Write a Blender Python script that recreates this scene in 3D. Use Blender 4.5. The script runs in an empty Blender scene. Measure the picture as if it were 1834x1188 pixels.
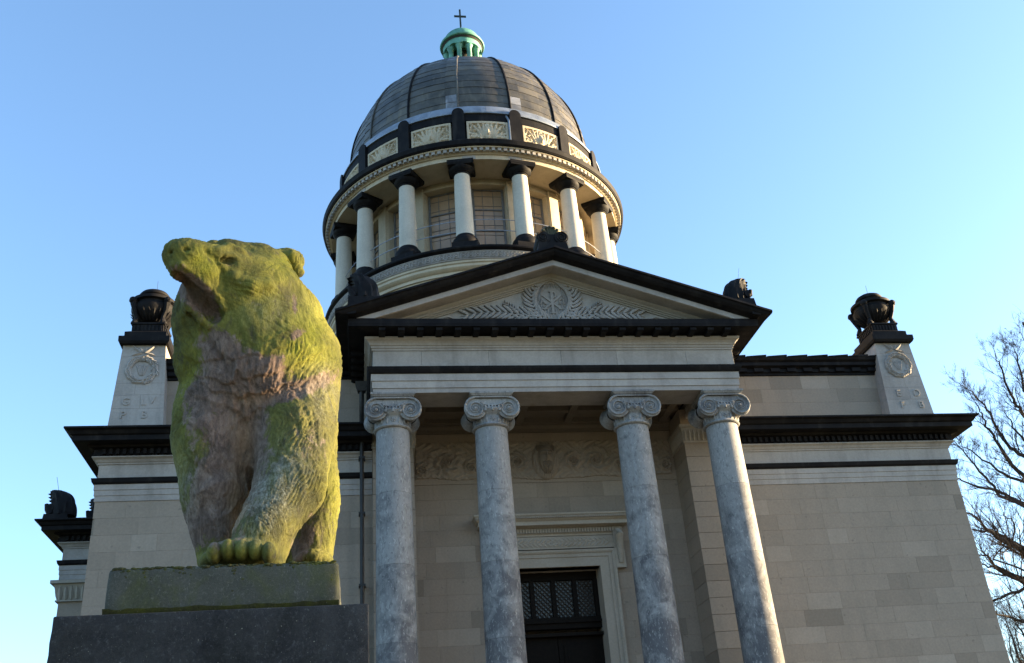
import bpy, math, random
import numpy as np
from mathutils import Matrix, Vector
random.seed(7)
rng = np.random.default_rng(7)
S = bpy.context.scene
COL = S.collection
R_ = math.radians
PI = math.pi

# ------------------------------------------------------------------ camera
CAM = np.array([-6.267, -28.387, 1.65])
CR = np.array([0.98822207, -0.1349014, -0.07224091])
CU = np.array([0.00090321, -0.4669306, 0.8842935])
CF = np.array([0.15302393, 0.8739436, 0.46130928])
FPX = 1793.08                       # focal length in pixels of the 1834 px wide photograph
cd = bpy.data.cameras.new('camera'); cam = bpy.data.objects.new('camera', cd); COL.objects.link(cam)
cd.sensor_fit = 'HORIZONTAL'; cd.sensor_width = 36; cd.lens = FPX / 1834 * 36
cd.clip_start = 0.1; cd.clip_end = 3000
cam.matrix_world = Matrix(((CR[0], CU[0], -CF[0], CAM[0]), (CR[1], CU[1], -CF[1], CAM[1]), (CR[2], CU[2], -CF[2], CAM[2]), (0, 0, 0, 1)))
S.camera = cam

# ------------------------------------------------------------------ light
SUN_AZ, SUN_EL = R_(91.5), R_(10)     # azimuth from the facade's outward normal (-Y) towards +X
sd = Vector((math.sin(SUN_AZ) * math.cos(SUN_EL), -math.cos(SUN_AZ) * math.cos(SUN_EL), math.sin(SUN_EL)))
W = bpy.data.worlds.new('World'); S.world = W; W.use_nodes = True
nt = W.node_tree; nt.nodes.clear()
sky = nt.nodes.new('ShaderNodeTexSky'); sky.sky_type = 'NISHITA'; sky.sun_disc = False
sky.sun_elevation = SUN_EL; sky.sun_rotation = math.atan2(sd.x, sd.y)
sky.air_density = 1.0; sky.dust_density = 1.0; sky.ozone_density = 2.7; sky.altitude = 50
bg = nt.nodes.new('ShaderNodeBackground'); bg.inputs[1].default_value = 0.10
ow = nt.nodes.new('ShaderNodeOutputWorld')
nt.links.new(sky.outputs[0], bg.inputs[0]); nt.links.new(bg.outputs[0], ow.inputs[0])
ld = bpy.data.lights.new('sun', 'SUN'); ld.energy = 5.0; ld.angle = R_(0.6); ld.color = (1.0, 0.74, 0.42)
sun = bpy.data.objects.new('sun', ld); COL.objects.link(sun)
sun.rotation_euler = sd.to_track_quat('Z', 'Y').to_euler(); sun.location = (60, -10, 60)
S.view_settings.view_transform = 'Standard'; S.view_settings.look = 'None'
S.view_settings.exposure = 2.55; S.view_settings.gamma = 1; S.view_settings.use_curve_mapping = False

# ------------------------------------------------------------------ helpers
class MB:
    """collects geometry for ONE mesh"""
    def __init__(s): s.v = []; s.f = []
    def add(s, vs, fs):
        o = len(s.v); s.v.extend([tuple(float(c) for c in p) for p in vs]); s.f.extend([tuple(i + o for i in f) for f in fs]); return s
    def box(s, x0, x1, y0, y1, z0, z1):
        return s.add([(x0, y0, z0), (x1, y0, z0), (x1, y1, z0), (x0, y1, z0), (x0, y0, z1), (x1, y0, z1), (x1, y1, z1), (x0, y1, z1)],
                     [(3, 2, 1, 0), (4, 5, 6, 7), (0, 1, 5, 4), (1, 2, 6, 5), (2, 3, 7, 6), (3, 0, 4, 7)])
    def frus(s, b, t, z0, z1):       # b, t = (x0,x1,y0,y1)
        vs = [(b[0], b[2], z0), (b[1], b[2], z0), (b[1], b[3], z0), (b[0], b[3], z0), (t[0], t[2], z1), (t[1], t[2], z1), (t[1], t[3], z1), (t[0], t[3], z1)]
        return s.add(vs, [(3, 2, 1, 0), (4, 5, 6, 7), (0, 1, 5, 4), (1, 2, 6, 5), (2, 3, 7, 6), (3, 0, 4, 7)])
    def stone(s, x0, x1, z0, z1, y, ch=.006, dep=.05):   # block with chamfered front face at y
        vs = [(x0, y + ch, z0), (x1, y + ch, z0), (x1, y + ch, z1), (x0, y + ch, z1),
              (x0 + ch, y, z0 + ch), (x1 - ch, y, z0 + ch), (x1 - ch, y, z1 - ch), (x0 + ch, y, z1 - ch),
              (x0, y + dep, z0), (x1, y + dep, z0), (x1, y + dep, z1), (x0, y + dep, z1)]
        return s.add(vs, [(4, 5, 6, 7), (0, 1, 5, 4), (1, 2, 6, 5), (2, 3, 7, 6), (3, 0, 4, 7), (8, 9, 1, 0), (9, 10, 2, 1), (10, 11, 3, 2), (11, 8, 0, 3)])
    def rev(s, prof, n=96, c=(0, 0), a0=0, a1=360, closed=True):   # prof [(r,z)]
        full = abs(a1 - a0) >= 359.9; m = n if full else n + 1; k = len(prof); vs = []
        for i in range(m):
            a = R_(a0 + (a1 - a0) * i / n); sn, cs = math.sin(a), math.cos(a)
            for r, z in prof: vs.append((c[0] + r * sn, c[1] - r * cs, z))
        fs = []
        for i in range(n):
            j = (i + 1) % m
            for q in range(k if closed else k - 1):
                w = (q + 1) % k; fs.append((i * k + q, j * k + q, j * k + w, i * k + w))
        if closed and not full: fs.append(tuple(range(k))[::-1]); fs.append(tuple(n * k + q for q in range(k)))
        return s.add(vs, fs)
    def tube(s, pts, rad, n=6, cap=True):
        P = [Vector(p) for p in pts]; k = len(P); vs = []; up = Vector((0.31, 0.22, 0.93))
        if not hasattr(rad, '__len__'): rad = [rad] * k
        for i in range(k):
            t = (P[min(i + 1, k - 1)] - P[max(i - 1, 0)])
            t = t.normalized() if t.length > 1e-9 else Vector((0, 0, 1))
            if abs(t.dot(up)) > .97: up = Vector((0.9, .3, .1))
            u = t.cross(up).normalized(); w = t.cross(u)
            for q in range(n):
                a = 2 * PI * q / n; vs.append(P[i] + (u * math.cos(a) + w * math.sin(a)) * rad[i])
        fs = [(i * n + q, i * n + (q + 1) % n, (i + 1) * n + (q + 1) % n, (i + 1) * n + q) for i in range(k - 1) for q in range(n)]
        if cap: fs += [tuple(range(n))[::-1], tuple((k - 1) * n + q for q in range(n))]
        return s.add(vs, fs)
    def prism(s, poly, y0, y1):      # polygon in XZ, extruded along Y
        k = len(poly); vs = [(x, y0, z) for x, z in poly] + [(x, y1, z) for x, z in poly]
        return s.add(vs, [tuple(range(k)), tuple(range(2 * k - 1, k - 1, -1))] + [(k + i, k + (i + 1) % k, (i + 1) % k, i) for i in range(k)])
    def upath(s, prof, xl, xr, yf, yb, left=True, right=True):
        """moulding profile [(outward offset, z)] carried round the front (yf) and the open sides (xl / xr), mitred at the corners"""
        k = len(prof); rows = []
        if left: rows.append([(xl - o, yb, z) for o, z in prof])
        rows.append([((xl - o) if left else xl, yf - o, z) for o, z in prof])
        rows.append([((xr + o) if right else xr, yf - o, z) for o, z in prof])
        if right: rows.append([(xr + o, yb, z) for o, z in prof])
        vs = [p for r in rows for p in r]; n = len(rows); fs = []
        for i in range(n - 1):
            for q in range(k):
                w = (q + 1) % k; fs.append((i * k + q, (i + 1) * k + q, (i + 1) * k + w, i * k + w))
        fs += [tuple(range(k))[::-1], tuple((n - 1) * k + q for q in range(k))]
        return s.add(vs, fs)
    def leaf(s, p, d, L, w, h, nrm, bend=0.0):
        p = Vector(p); d = Vector(d).normalized(); nrm = Vector(nrm).normalized(); t = nrm.cross(d)
        m1 = p + d * L * .35 + t * bend * L * .3; m2 = p + d * L * .7 + t * bend * L * .75; e = p + d * L + t * bend * L * 1.3
        vs = [p - t * w * .25, p + t * w * .25, p + nrm * h * .6, m1 - t * w * .5, m1 + t * w * .5, m1 + nrm * h, m2 - t * w * .4, m2 + t * w * .4, m2 + nrm * h * .9, e + nrm * h * .25]
        return s.add(vs, [(0, 3, 5, 2), (2, 5, 4, 1), (3, 6, 8, 5), (5, 8, 7, 4), (6, 9, 8), (8, 9, 7)])
    def ball(s, c, r, n=10, m=6, sc=(1, 1, 1)):
        vs = [(c[0], c[1], c[2] - r * sc[2])]
        for i in range(1, m):
            a = -PI / 2 + PI * i / m
            for j in range(n): b = 2 * PI * j / n; vs.append((c[0] + r * sc[0] * math.cos(a) * math.cos(b), c[1] + r * sc[1] * math.cos(a) * math.sin(b), c[2] + r * sc[2] * math.sin(a)))
        vs.append((c[0], c[1], c[2] + r * sc[2])); fs = []; last = len(vs) - 1
        for j in range(n):
            fs.append((0, 1 + (j + 1) % n, 1 + j)); fs.append((last, last - n + j, last - n + (j + 1) % n))
            for i in range(m - 2): a = 1 + i * n; fs.append((a + j, a + (j + 1) % n, a + n + (j + 1) % n, a + n + j))
        return s.add(vs, fs)
    def grid(s, P):                 # P array (a,b,3)
        a, b, _ = P.shape; vs = P.reshape(-1, 3)
        return s.add(vs, [(i * b + j, (i + 1) * b + j, (i + 1) * b + j + 1, i * b + j + 1) for i in range(a - 1) for j in range(b - 1)])
    def shift(s, d):
        s.v = [(x + d[0], y + d[1], z + d[2]) for x, y, z in s.v]; return s

def mesh(name, mb, material, smooth=None):
    me = bpy.data.meshes.new(name); me.from_pydata(mb.v, [], mb.f); me.update()
    if material: me.materials.append(material)
    if smooth is not None:
        me.polygons.foreach_set('use_smooth', [True] * len(me.polygons))
        try: me.set_sharp_from_angle(angle=R_(smooth))
        except Exception: pass
    return me
def put(name, me, parent=None, loc=None, rz=None):
    o = bpy.data.objects.new(name, me); COL.objects.link(o)
    if parent: o.parent = parent
    if loc: o.location = loc
    if rz is not None: o.rotation_euler = (0, 0, rz)
    return o
def obj(name, mb, material, parent=None, smooth=None, loc=None, rz=None, kind=None):
    o = put(name, mesh(name, mb, material, smooth), parent, loc, rz)
    if kind: o['kind'] = kind
    return o
def tag(o, label, cat, group=None, kind=None):
    o['label'] = label; o['category'] = cat
    if group: o['group'] = group
    if kind: o['kind'] = kind
    return o
def empty(name, loc=(0, 0, 0), parent=None, rz=0):
    o = bpy.data.objects.new(name, None); COL.objects.link(o); o.location = loc; o.rotation_euler = (0, 0, rz)
    if parent: o.parent = parent
    return o
def dup(o, parent=None, loc=None, rz=None, mirror=False):
    c = o.copy(); COL.objects.link(c); c.parent = parent
    if loc is not None: c.location = loc
    if rz is not None: c.rotation_euler = (0, 0, rz)
    if mirror: c.scale = (-1, 1, 1)
    for ch in [k for k in ALLCH(o)]: dup(ch, c)
    return c
def ALLCH(o): return [k for k in bpy.data.objects if k.parent == o]
def ray(px, py): return CR * (px - 917) / FPX - CU * (py - 594) / FPX + CF
def at(px, py, Y):                  # point of the sight line through a photo pixel on the vertical plane at depth Y
    d = ray(px, py); return CAM + d * ((Y - CAM[1]) / d[1])

# ------------------------------------------------------------------ materials
class NM:
    def __init__(s, name, rough=.8, metal=0.0, spec=.4):
        s.m = bpy.data.materials.new(name); s.m.use_nodes = True; s.t = s.m.node_tree; s.b = s.t.nodes['Principled BSDF']
        s.b.inputs['Roughness'].default_value = rough; s.b.inputs['Metallic'].default_value = metal
        s.b.inputs['Specular IOR Level'].default_value = spec
        s.pos = s.t.nodes.new('ShaderNodeNewGeometry').outputs['Position']
        s.h = None
    def n(s, t, **k):
        x = s.t.nodes.new(t)
        for a, b in k.items(): setattr(x, a, b)
        return x
    def l(s, a, b): s.t.links.new(a, b)
    def vec(s, sc, off=(0, 0, 0)):
        m = s.n('ShaderNodeMapping'); m.inputs['Scale'].default_value = sc if hasattr(sc, '__len__') else (sc,) * 3; m.inputs['Location'].default_value = off
        s.l(s.pos, m.inputs[0]); return m.outputs[0]
    def noise(s, sc, det=4, rough=.55, dist=0.0, off=(0, 0, 0)):
        x = s.n('ShaderNodeTexNoise'); x.inputs['Scale'].default_value = 1; x.inputs['Detail'].default_value = det; x.inputs['Roughness'].default_value = rough; x.inputs['Distortion'].default_value = dist
        s.l(s.vec(sc, off), x.inputs['Vector']); return x.outputs[0]
    def ramp(s, fac, stops):
        x = s.n('ShaderNodeValToRGB'); e = x.color_ramp.elements
        while len(e) < len(stops): e.new(.5)
        for q, (p, c) in zip(e, stops): q.position = p; q.color = (c, c, c, 1) if not hasattr(c, '__len__') else (*c, 1)
        s.l(fac, x.inputs[0]); return x.outputs[0]
    def mix(s, fac, a, b, mode='MIX'):
        x = s.n('ShaderNodeMix', data_type='RGBA', blend_type=mode); x.clamp_factor = True
        for i, v in ((0, fac), (6, a), (7, b)):
            if hasattr(v, 'links'): s.l(v, x.inputs[i])
            elif i == 0: x.inputs[0].default_value = v
            else: x.inputs[i].default_value = (*v, 1)
        return x.outputs[2]
    def math(s, op, a, b=0.0):
        x = s.n('ShaderNodeMath', operation=op)
        for i, v in ((0, a), (1, b)):
            if hasattr(v, 'links'): s.l(v, x.inputs[i])
            else: x.inputs[i].default_value = v
        return x.outputs[0]
    def rand(s): return s.n('ShaderNodeObjectInfo').outputs['Random']
    def attr(s, name):
        x = s.n('ShaderNodeAttribute'); x.attribute_name = name; return x.outputs
    def col(s, c):
        if hasattr(c, 'links'): s.l(c, s.b.inputs['Base Color'])
        else: s.b.inputs['Base Color'].default_value = (*c, 1)
        return s
    def bump(s, h, st=.3, d=.02):
        x = s.n('ShaderNodeBump'); x.inputs['Strength'].default_value = st; x.inputs['Distance'].default_value = d
        s.l(h, x.inputs['Height']); s.l(x.outputs[0], s.b.inputs['Normal']); return s
    def rough(s, h): s.l(h, s.b.inputs['Roughness']); return s

def stone_mat(name, a, b, c, stain=(.16, .15, .13), amt=.35, streak=.3, spots=True, bstr=.25):
    m = NM(name, .88, 0, .25)
    base = m.ramp(m.rand(), [(0, a), (.16, b), (.84, b), (1, c)])
    n1 = m.noise(.9, 6, .6, .4)
    k = m.mix(m.math('MULTIPLY', m.ramp(n1, [(.42, 0.), (.75, 1.)]), amt), base, stain)
    st = m.noise((2.2, 2.2, .22), 5, .6)
    k = m.mix(m.math('MULTIPLY', m.ramp(st, [(.5, 0.), (.78, 1.)]), streak), k, stain)
    n2 = m.noise(14, 4, .7)
    k = m.mix(.35, k, m.ramp(n2, [(.25, .62), (.75, 1.25)]), 'MULTIPLY')
    if spots:
        v = m.noise(5.5, 2, .5, 0, (3, 1, 7))
        k = m.mix(m.math('MULTIPLY', m.ramp(v, [(.71, 0.), (.75, 1.)]), .32), k, (.09, .08, .065))
    m.col(k); m.bump(m.noise(45, 5, .7), bstr, .01); return m.m
M_STONE = stone_mat('cream_ashlar', (.218, .183, .15), (.285, .24, .198), (.335, .288, .242), amt=.28, streak=.28)
M_JOINT = stone_mat('mortar', (.25, .21, .17), (.25, .21, .17), (.25, .21, .17), spots=False)
M_TRIM = stone_mat('pale_trim_stone', (.32, .30, .288), (.35, .33, .313), (.38, .357, .336), stain=(.15, .143, .135), amt=.55, streak=.5, spots=False)
M_RELIEF = stone_mat('carved_stone', (.31, .285, .247), (.325, .30, .26), (.34, .315, .27), stain=(.2, .17, .13), amt=.35, streak=.2, spots=False, bstr=.15)
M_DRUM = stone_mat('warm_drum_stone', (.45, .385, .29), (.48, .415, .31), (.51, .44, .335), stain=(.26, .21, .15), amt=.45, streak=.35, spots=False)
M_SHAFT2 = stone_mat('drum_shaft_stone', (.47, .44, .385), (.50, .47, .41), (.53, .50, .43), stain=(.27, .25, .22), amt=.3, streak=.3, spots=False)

def black_mat():
    m = NM('blackened_stone', .65, 0, .12)
    k = m.mix(m.ramp(m.noise(1.6, 6, .65, .5), [(.4, 0.), (.72, 1.)]), (.0045, .0045, .0062), (.013, .012, .0125))
    k = m.mix(m.math('MULTIPLY', m.ramp(m.noise((3, 3, .6), 4, .6, 0, (5, 2, 1)), [(.55, 0.), (.75, 1.)]), .55), k, (.034, .032, .031))
    m.col(k); m.bump(m.noise(35, 4, .7), .25, .01); return m.m
M_BLACK = black_mat()
def shaft_mat():
    m = NM('mottled_shell_limestone', .82, 0, .3)
    base = m.ramp(m.rand(), [(0, (.212, .214, .22)), (.5, (.236, .238, .243)), (1, (.258, .26, .262))])
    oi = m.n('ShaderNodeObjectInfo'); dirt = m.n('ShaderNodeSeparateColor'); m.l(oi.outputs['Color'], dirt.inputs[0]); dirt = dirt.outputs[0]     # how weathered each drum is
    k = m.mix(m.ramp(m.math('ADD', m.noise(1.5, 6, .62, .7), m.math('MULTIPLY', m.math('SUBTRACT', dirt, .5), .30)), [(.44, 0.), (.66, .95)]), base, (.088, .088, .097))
    k = m.mix(m.math('MULTIPLY', m.ramp(m.noise((13, 13, 5), 6, .8, .6, (2, 9, 4)), [(.53, 0.), (.62, 1.)]), .6), k, (.06, .062, .07))
    k = m.mix(m.math('MULTIPLY', m.ramp(m.noise((16, 16, 7), 5, .7, .4), [(.56, 0.), (.68, 1.)]), .5), k, (.50, .50, .49))
    k = m.mix(m.math('MULTIPLY', m.ramp(m.noise((3.0, 3.0, .35), 4, .6, .6, (7, 7, 0)), [(.58, 0.), (.75, 1.)]), .5), k, (.20, .185, .16))
    m.col(k); m.bump(m.noise((30, 30, 18), 5, .75), .3, .012); return m.m
M_SHAFT = shaft_mat()
def lead_mat(name, a, b, c, rough=.42, metal=.35):
    m = NM(name, rough, metal, .5)
    k = m.ramp(m.rand(), [(0, a), (.5, b), (1, c)])
    k = m.mix(m.math('MULTIPLY', m.ramp(m.noise(1.1, 5, .6, .4), [(.42, 0.), (.6, 1.)]), .7), k, tuple(x * .5 for x in a))
    k = m.mix(m.math('MULTIPLY', m.ramp(m.noise((4, 4, .8), 4, .6), [(.55, 0.), (.8, 1.)]), .4), k, tuple(min(1, x * 1.8) for x in c))
    m.col(k); m.rough(m.ramp(m.noise(2.5, 4, .6), [(.3, max(.2, rough - .1)), (.7, rough + .2)])); m.bump(m.noise(3, 4, .6), .12, .03); return m.m
M_LEAD = lead_mat('weathered_dome_lead', (.066, .062, .051), (.092, .084, .066), (.125, .112, .085), .42, .25)
M_LEADLIGHT = lead_mat('pale_dome_lead', (.17, .175, .185), (.26, .265, .28), (.33, .335, .35))
M_LEADBLUE = lead_mat('blue_grey_lead', (.20, .235, .29), (.23, .265, .32), (.26, .29, .34), .45, .3)
M_COPPER = lead_mat('green_copper', (.10, .30, .235), (.13, .36, .28), (.16, .40, .32), .65, .05)
def plain(name, c, rough=.6, metal=0, c2=None, sc=8):
    m = NM(name, rough, metal, .4)
    m.col(m.mix(m.ramp(m.noise(sc, 5, .65), [(.35, 0.), (.7, 1.)]), c, c2 or tuple(x * .6 for x in c))); m.bump(m.noise(sc * 4, 4, .6), .15, .005); return m.m
M_IRON = plain('dark_iron', (.03, .03, .032), .5, .3)
M_RAIL = plain('rail_steel', (.30, .31, .33), .4, .6)
M_WOOD = plain('dark_door_wood', (.009, .0065, .005), .6, 0, (.005, .004, .0035), 12)
M_WOOD.node_tree.nodes['Principled BSDF'].inputs['Specular IOR Level'].default_value = .08
M_CEILING = stone_mat('dark_ceiling_stone', (.11, .095, .075), (.13, .11, .088), (.15, .13, .10), spots=False)  # darker brown stone for the portico ceiling, beams and wall moulding
M_STEP = stone_mat('grey_step_stone', (.13, .12, .105), (.15, .14, .12), (.17, .16, .14))
M_WINFRAME = plain('window_frame_lead', (.17, .17, .175), .6, .1)
M_DARK = plain('dark_interior', (.03, .028, .025), .9)
M_CROSS = plain('dark_bronze', (.035, .05, .045), .5, .5)
def glass_mat():
    m = NM('lit_interior_window_glass', .12, 0, .5); t = m.t
    tr = m.n('ShaderNodeBsdfTransparent'); tr.inputs[0].default_value = (.80, .62, .42, 1)
    k = m.mix(m.ramp(m.noise(1.8, 3, .5), [(.35, 0.), (.7, 1.)]), (.46, .34, .235), (.38, .28, .195)); m.col(k)  # tan of the sunlit interior is put into the pane colour
    mx = m.n('ShaderNodeMixShader'); mx.inputs[0].default_value = .8
    m.l(tr.outputs[0], mx.inputs[1]); m.l(m.b.outputs[0], mx.inputs[2]); m.l(mx.outputs[0], t.nodes['Material Output'].inputs[0]); return m.m
M_GLASS = glass_mat()
M_DGLASS = plain('dusty_dark_glass', (.055, .06, .064), .25, 0, (.075, .08, .08), 3)
def bear_mat():
    m = NM('mossy_sandstone', .93, 0, .15); a = m.attr('tint'); sep = m.n('ShaderNodeSeparateColor'); m.l(a['Color'], sep.inputs[0]); bare, bright, tan = sep.outputs[0], sep.outputs[1], sep.outputs[2]
    big = m.noise(4.2, 6, .65, .6); mid = m.noise((13, 13, 8), 6, .7, .8, (3, 3, 3)); fine = m.noise((60, 60, 30), 4, .7, .3)
    moss = m.ramp(big, [(.28, (.038, .040, .020)), (.42, (.080, .080, .028)), (.56, (.135, .130, .034)), (.72, (.185, .176, .050))])
    moss = m.mix(m.math('MULTIPLY', bright, m.ramp(mid, [(.3, .3), (.6, 1.)])), moss, (.19, .20, .024))
    grey = m.ramp(mid, [(.3, (.068, .050, .044)), (.5, (.150, .108, .090)), (.7, (.25, .19, .16))])
    grey = m.mix(tan, grey, m.ramp(mid, [(.3, (.17, .10, .058)), (.65, (.31, .20, .12))]))
    pat = m.noise((8.5, 8.5, 6.5), 7, .72, .9, (5, 2, 6)); k = m.mix(m.ramp(m.math('ADD', m.math('ADD', bare, m.math('MULTIPLY', m.math('SUBTRACT', mid, .5), 1.1)), m.math('MULTIPLY', m.math('SUBTRACT', pat, .42), .9)), [(.40, 0.), (.58, 1.)]), moss, grey)
    dk = m.ramp(m.noise((7, 7, 4.5), 5, .7, 1.0, (9, 1, 4)), [(.57, 0.), (.70, 1.)])
    k = m.mix(m.math('MULTIPLY', dk, .75), k, (.055, .047, .042))
    li = m.ramp(m.noise((26, 26, 18), 5, .8, .5, (1, 8, 2)), [(.62, 0.), (.72, 1.)])
    k = m.mix(m.math('MULTIPLY', li, .55), k, (.21, .215, .18))
    lic = m.attr('lichen')['Fac']; k = m.mix(m.math('MULTIPLY', lic, m.ramp(mid, [(.35, .2), (.6, 1.)])), k, m.ramp(fine, [(.35, (.10, .105, .075)), (.62, (.27, .28, .235))]))
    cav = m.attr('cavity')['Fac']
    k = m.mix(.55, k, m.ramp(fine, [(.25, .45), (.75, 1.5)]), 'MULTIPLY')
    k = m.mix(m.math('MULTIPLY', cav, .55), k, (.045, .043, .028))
    m.col(k)
    h = m.math('ADD', m.noise((55, 55, 16), 5, .7, 1.2), m.math('MULTIPLY', m.noise(110, 3, .7), .5))
    m.bump(h, .75, .012); return m.m
M_BEAR = bear_mat()
def plinth_mat(name, a, b, mossc, mossamt, sc=1.0):
    m = NM(name, .9, 0, .2)
    k = m.mix(m.ramp(m.noise(2.6 * sc, 6, .65, .5), [(.35, 0.), (.68, 1.)]), a, b)
    k = m.mix(m.math('MULTIPLY', m.ramp(m.noise((55, 55, 40), 4, .75, .3), [(.55, 0.), (.70, 1.)]), .55), k, tuple(min(1, x * 2.2) for x in b))
    k = m.mix(m.math('MULTIPLY', m.ramp(m.noise((5, 5, 3), 5, .7, .5, (4, 4, 1)), [(.45, 0.), (.65, 1.)]), mossamt), k, mossc)
    k = m.mix(m.math('MULTIPLY', m.ramp(m.noise(60, 3, .6, 0, (1, 2, 3)), [(.70, 0.), (.73, 1.)]), .6), k, (.33, .33, .28))
    k = m.mix(.5, k, m.ramp(m.noise(70, 4, .7), [(.25, .5), (.75, 1.4)]), 'MULTIPLY')
    m.col(k); m.bump(m.noise(55, 6, .8), .5, .012); return m
_p = plinth_mat('lichen_plinth_stone', (.048, .05, .042), (.085, .086, .074), (.075, .085, .02), .45); M_PLINTH = _p.m
M_PMOSS = plinth_mat('mossy_plinth_edge', (.03, .032, .016), (.06, .06, .026), (.09, .095, .018), .8).m
M_PED = plinth_mat('black_pedestal_stone', (.015, .0155, .018), (.048, .048, .050), (.022, .025, .018), .25, .8).m
def bark_mat():
    m = NM('winter_bark', .95, 0, .1); m.col(m.mix(m.noise(6, 4), (.026, .023, .022), (.058, .05, .048))); m.bump(m.noise((30, 30, 8), 4, .7), .5, .02); return m.m
M_BARK = bark_mat()
def ground_mat():
    m = NM('winter_lawn', .95, 0, .1)
    k = m.mix(m.ramp(m.noise(.6, 6, .65), [(.35, 0.), (.65, 1.)]), (.055, .065, .022), (.10, .085, .045)); m.col(m.mix(.4, k, m.ramp(m.noise(40, 4, .7), [(.3, .5), (.7, 1.4)]), 'MULTIPLY'))
    m.bump(m.noise(30, 4, .7), .5, .03); return m.m
M_GROUND = ground_mat()
M_PATH = plain('gravel_path', (.26, .23, .19), .95, 0, (.17, .155, .13), 20)
# ------------------------------------------------------------------ setting
g = MB(); n = 48
P0 = [(0, 0, 0)] + [(1500 * math.cos(2 * PI * i / n), 1500 * math.sin(2 * PI * i / n), 0) for i in range(n)]
g.add(P0, [(0, 1 + i, 1 + (i + 1) % n) for i in range(n)])
tag(obj('ground', g, M_GROUND), 'wide winter lawn around the mausoleum', 'ground', kind='structure')
g = MB().box(-5, 5, -60, -9.5, -.1, .004)
tag(obj('gravel_path', g, M_PATH), 'straight gravel path leading to the steps', 'path', kind='structure')
g = MB()
for i in range(18): g.box(-6.4, 6.4, -9.2 + i * .38, -2.3, i * .18, (i + 1) * .18 - .002)
tag(obj('entrance_steps', g, M_STEP), 'broad stone flight of steps up to the portico', 'steps', kind='structure')

MAUS = tag(empty('mausoleum'), 'domed stone mausoleum with columned portico and blackened cornices', 'mausoleum')
BASEZ = 3.25
def ashlar(parent, x0, x1, z1, z0, y, ch=.515, holes=(), seed=1, wr=(.55, 1.6), gap=.0012):
    r = random.Random(seed); z = z1; row = 0
    while z - ch > z0 - .3:
        x = x0 - r.uniform(0, .7)
        while x < x1 - .05:
            w = r.uniform(*wr); a, b = max(x, x0), min(x + w, x1); x += w
            if x1 - x < .28: b = x1; x = x1
            if b - a < .16: continue
            segs = [(a, b)]
            for hx0, hx1, hz0, hz1 in holes:
                if z - ch < hz1 - .06 and z > hz0:
                    s2 = []
                    for p, q in segs:
                        if q <= hx0 or p >= hx1: s2.append((p, q))
                        else:
                            if p < hx0 - .1: s2.append((p, hx0))
                            if q > hx1 + .1: s2.append((hx1, q))
                    segs = s2
            for p, q in segs:
                obj('stone', MB().stone(p + gap, q - gap, z - ch + gap, z - gap, y - r.uniform(0, .003), .0022, .06), M_STONE, parent)
        z -= ch; row += 1

# ---- main walls
core = MB().box(-14.0, -4.5, 3.1, 24, 0, 14.05).box(4.5, 14.0, 3.1, 24, 0, 14.05).box(-4.5, -1.75, 3.06, 24, 0, 14.05).box(1.75, 4.5, 3.06, 24, 0, 14.05)
core.box(-1.75, 1.75, 3.06, 24, 9.9, 14.05).box(-1.75, 1.75, 4.2, 24, 0, 9.9)
obj('wall_core', core, M_JOINT, MAUS)
for sx, nm in ((1, 'right'), (-1, 'left')):
    xa, xb = (5.78, 14.03) if sx > 0 else (-14.03, -5.78)
    w = MB().box(xa, xb, 1.91, 3.1, 0, 13.9)
    wo = obj('wing_wall', w, M_JOINT, MAUS)
    low = MB().stone(xa, xb, 0, 5.2, 1.872, .005, .04); obj('lower_wall', low, M_STONE, wo)
    ashlar(wo, xa, xb, 11.86, 5.25, 1.872, seed=11 if sx > 0 else 12)
# ---- portico back wall, door opening
pw = MB().box(-4.52, -1.5, 3.03, 3.4, 0, 14.75).box(1.5, 4.52, 3.03, 3.4, 0, 14.75).box(-1.5, 1.5, 3.03, 3.4, 9.66, 14.75)
PW = obj('portico_wall', pw, M_JOINT, MAUS)
ashlar(PW, -4.5, 4.5, 12.52, 5.2, 3.0, seed=5, holes=[(-2.02, 2.02, 0, 10.95)], wr=(.45, 1.35))
obj('upper_wall', MB().stone(-4.5, 4.5, 12.53, 14.3, 3.0, .005, .03), M_STONE, PW)
obj('wall_moulding', MB().upath([(0, 14.3), (.06, 14.3), (.08, 14.42), (.16, 14.5), (.16, 14.6), (.25, 14.72), (0, 14.72)], -4.5, 4.5, 2.998, 3, False, False), M_CEILING, PW)
obj('portico_ceiling', MB().box(-4.65, 4.65, .58, 3.0, 14.74, 14.95), M_CEILING, MAUS)
cb = MB()
for i in range(6):
    x = -4.2 + i * 1.68; cb.box(x - .12, x + .12, .6, 2.98, 14.55, 14.737)
for y in (.62, 1.75, 2.72): cb.box(-4.5, 4.5, y, y + .2, 14.58, 14.735)
obj('ceiling_beams', cb, M_CEILING, MAUS)
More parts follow.
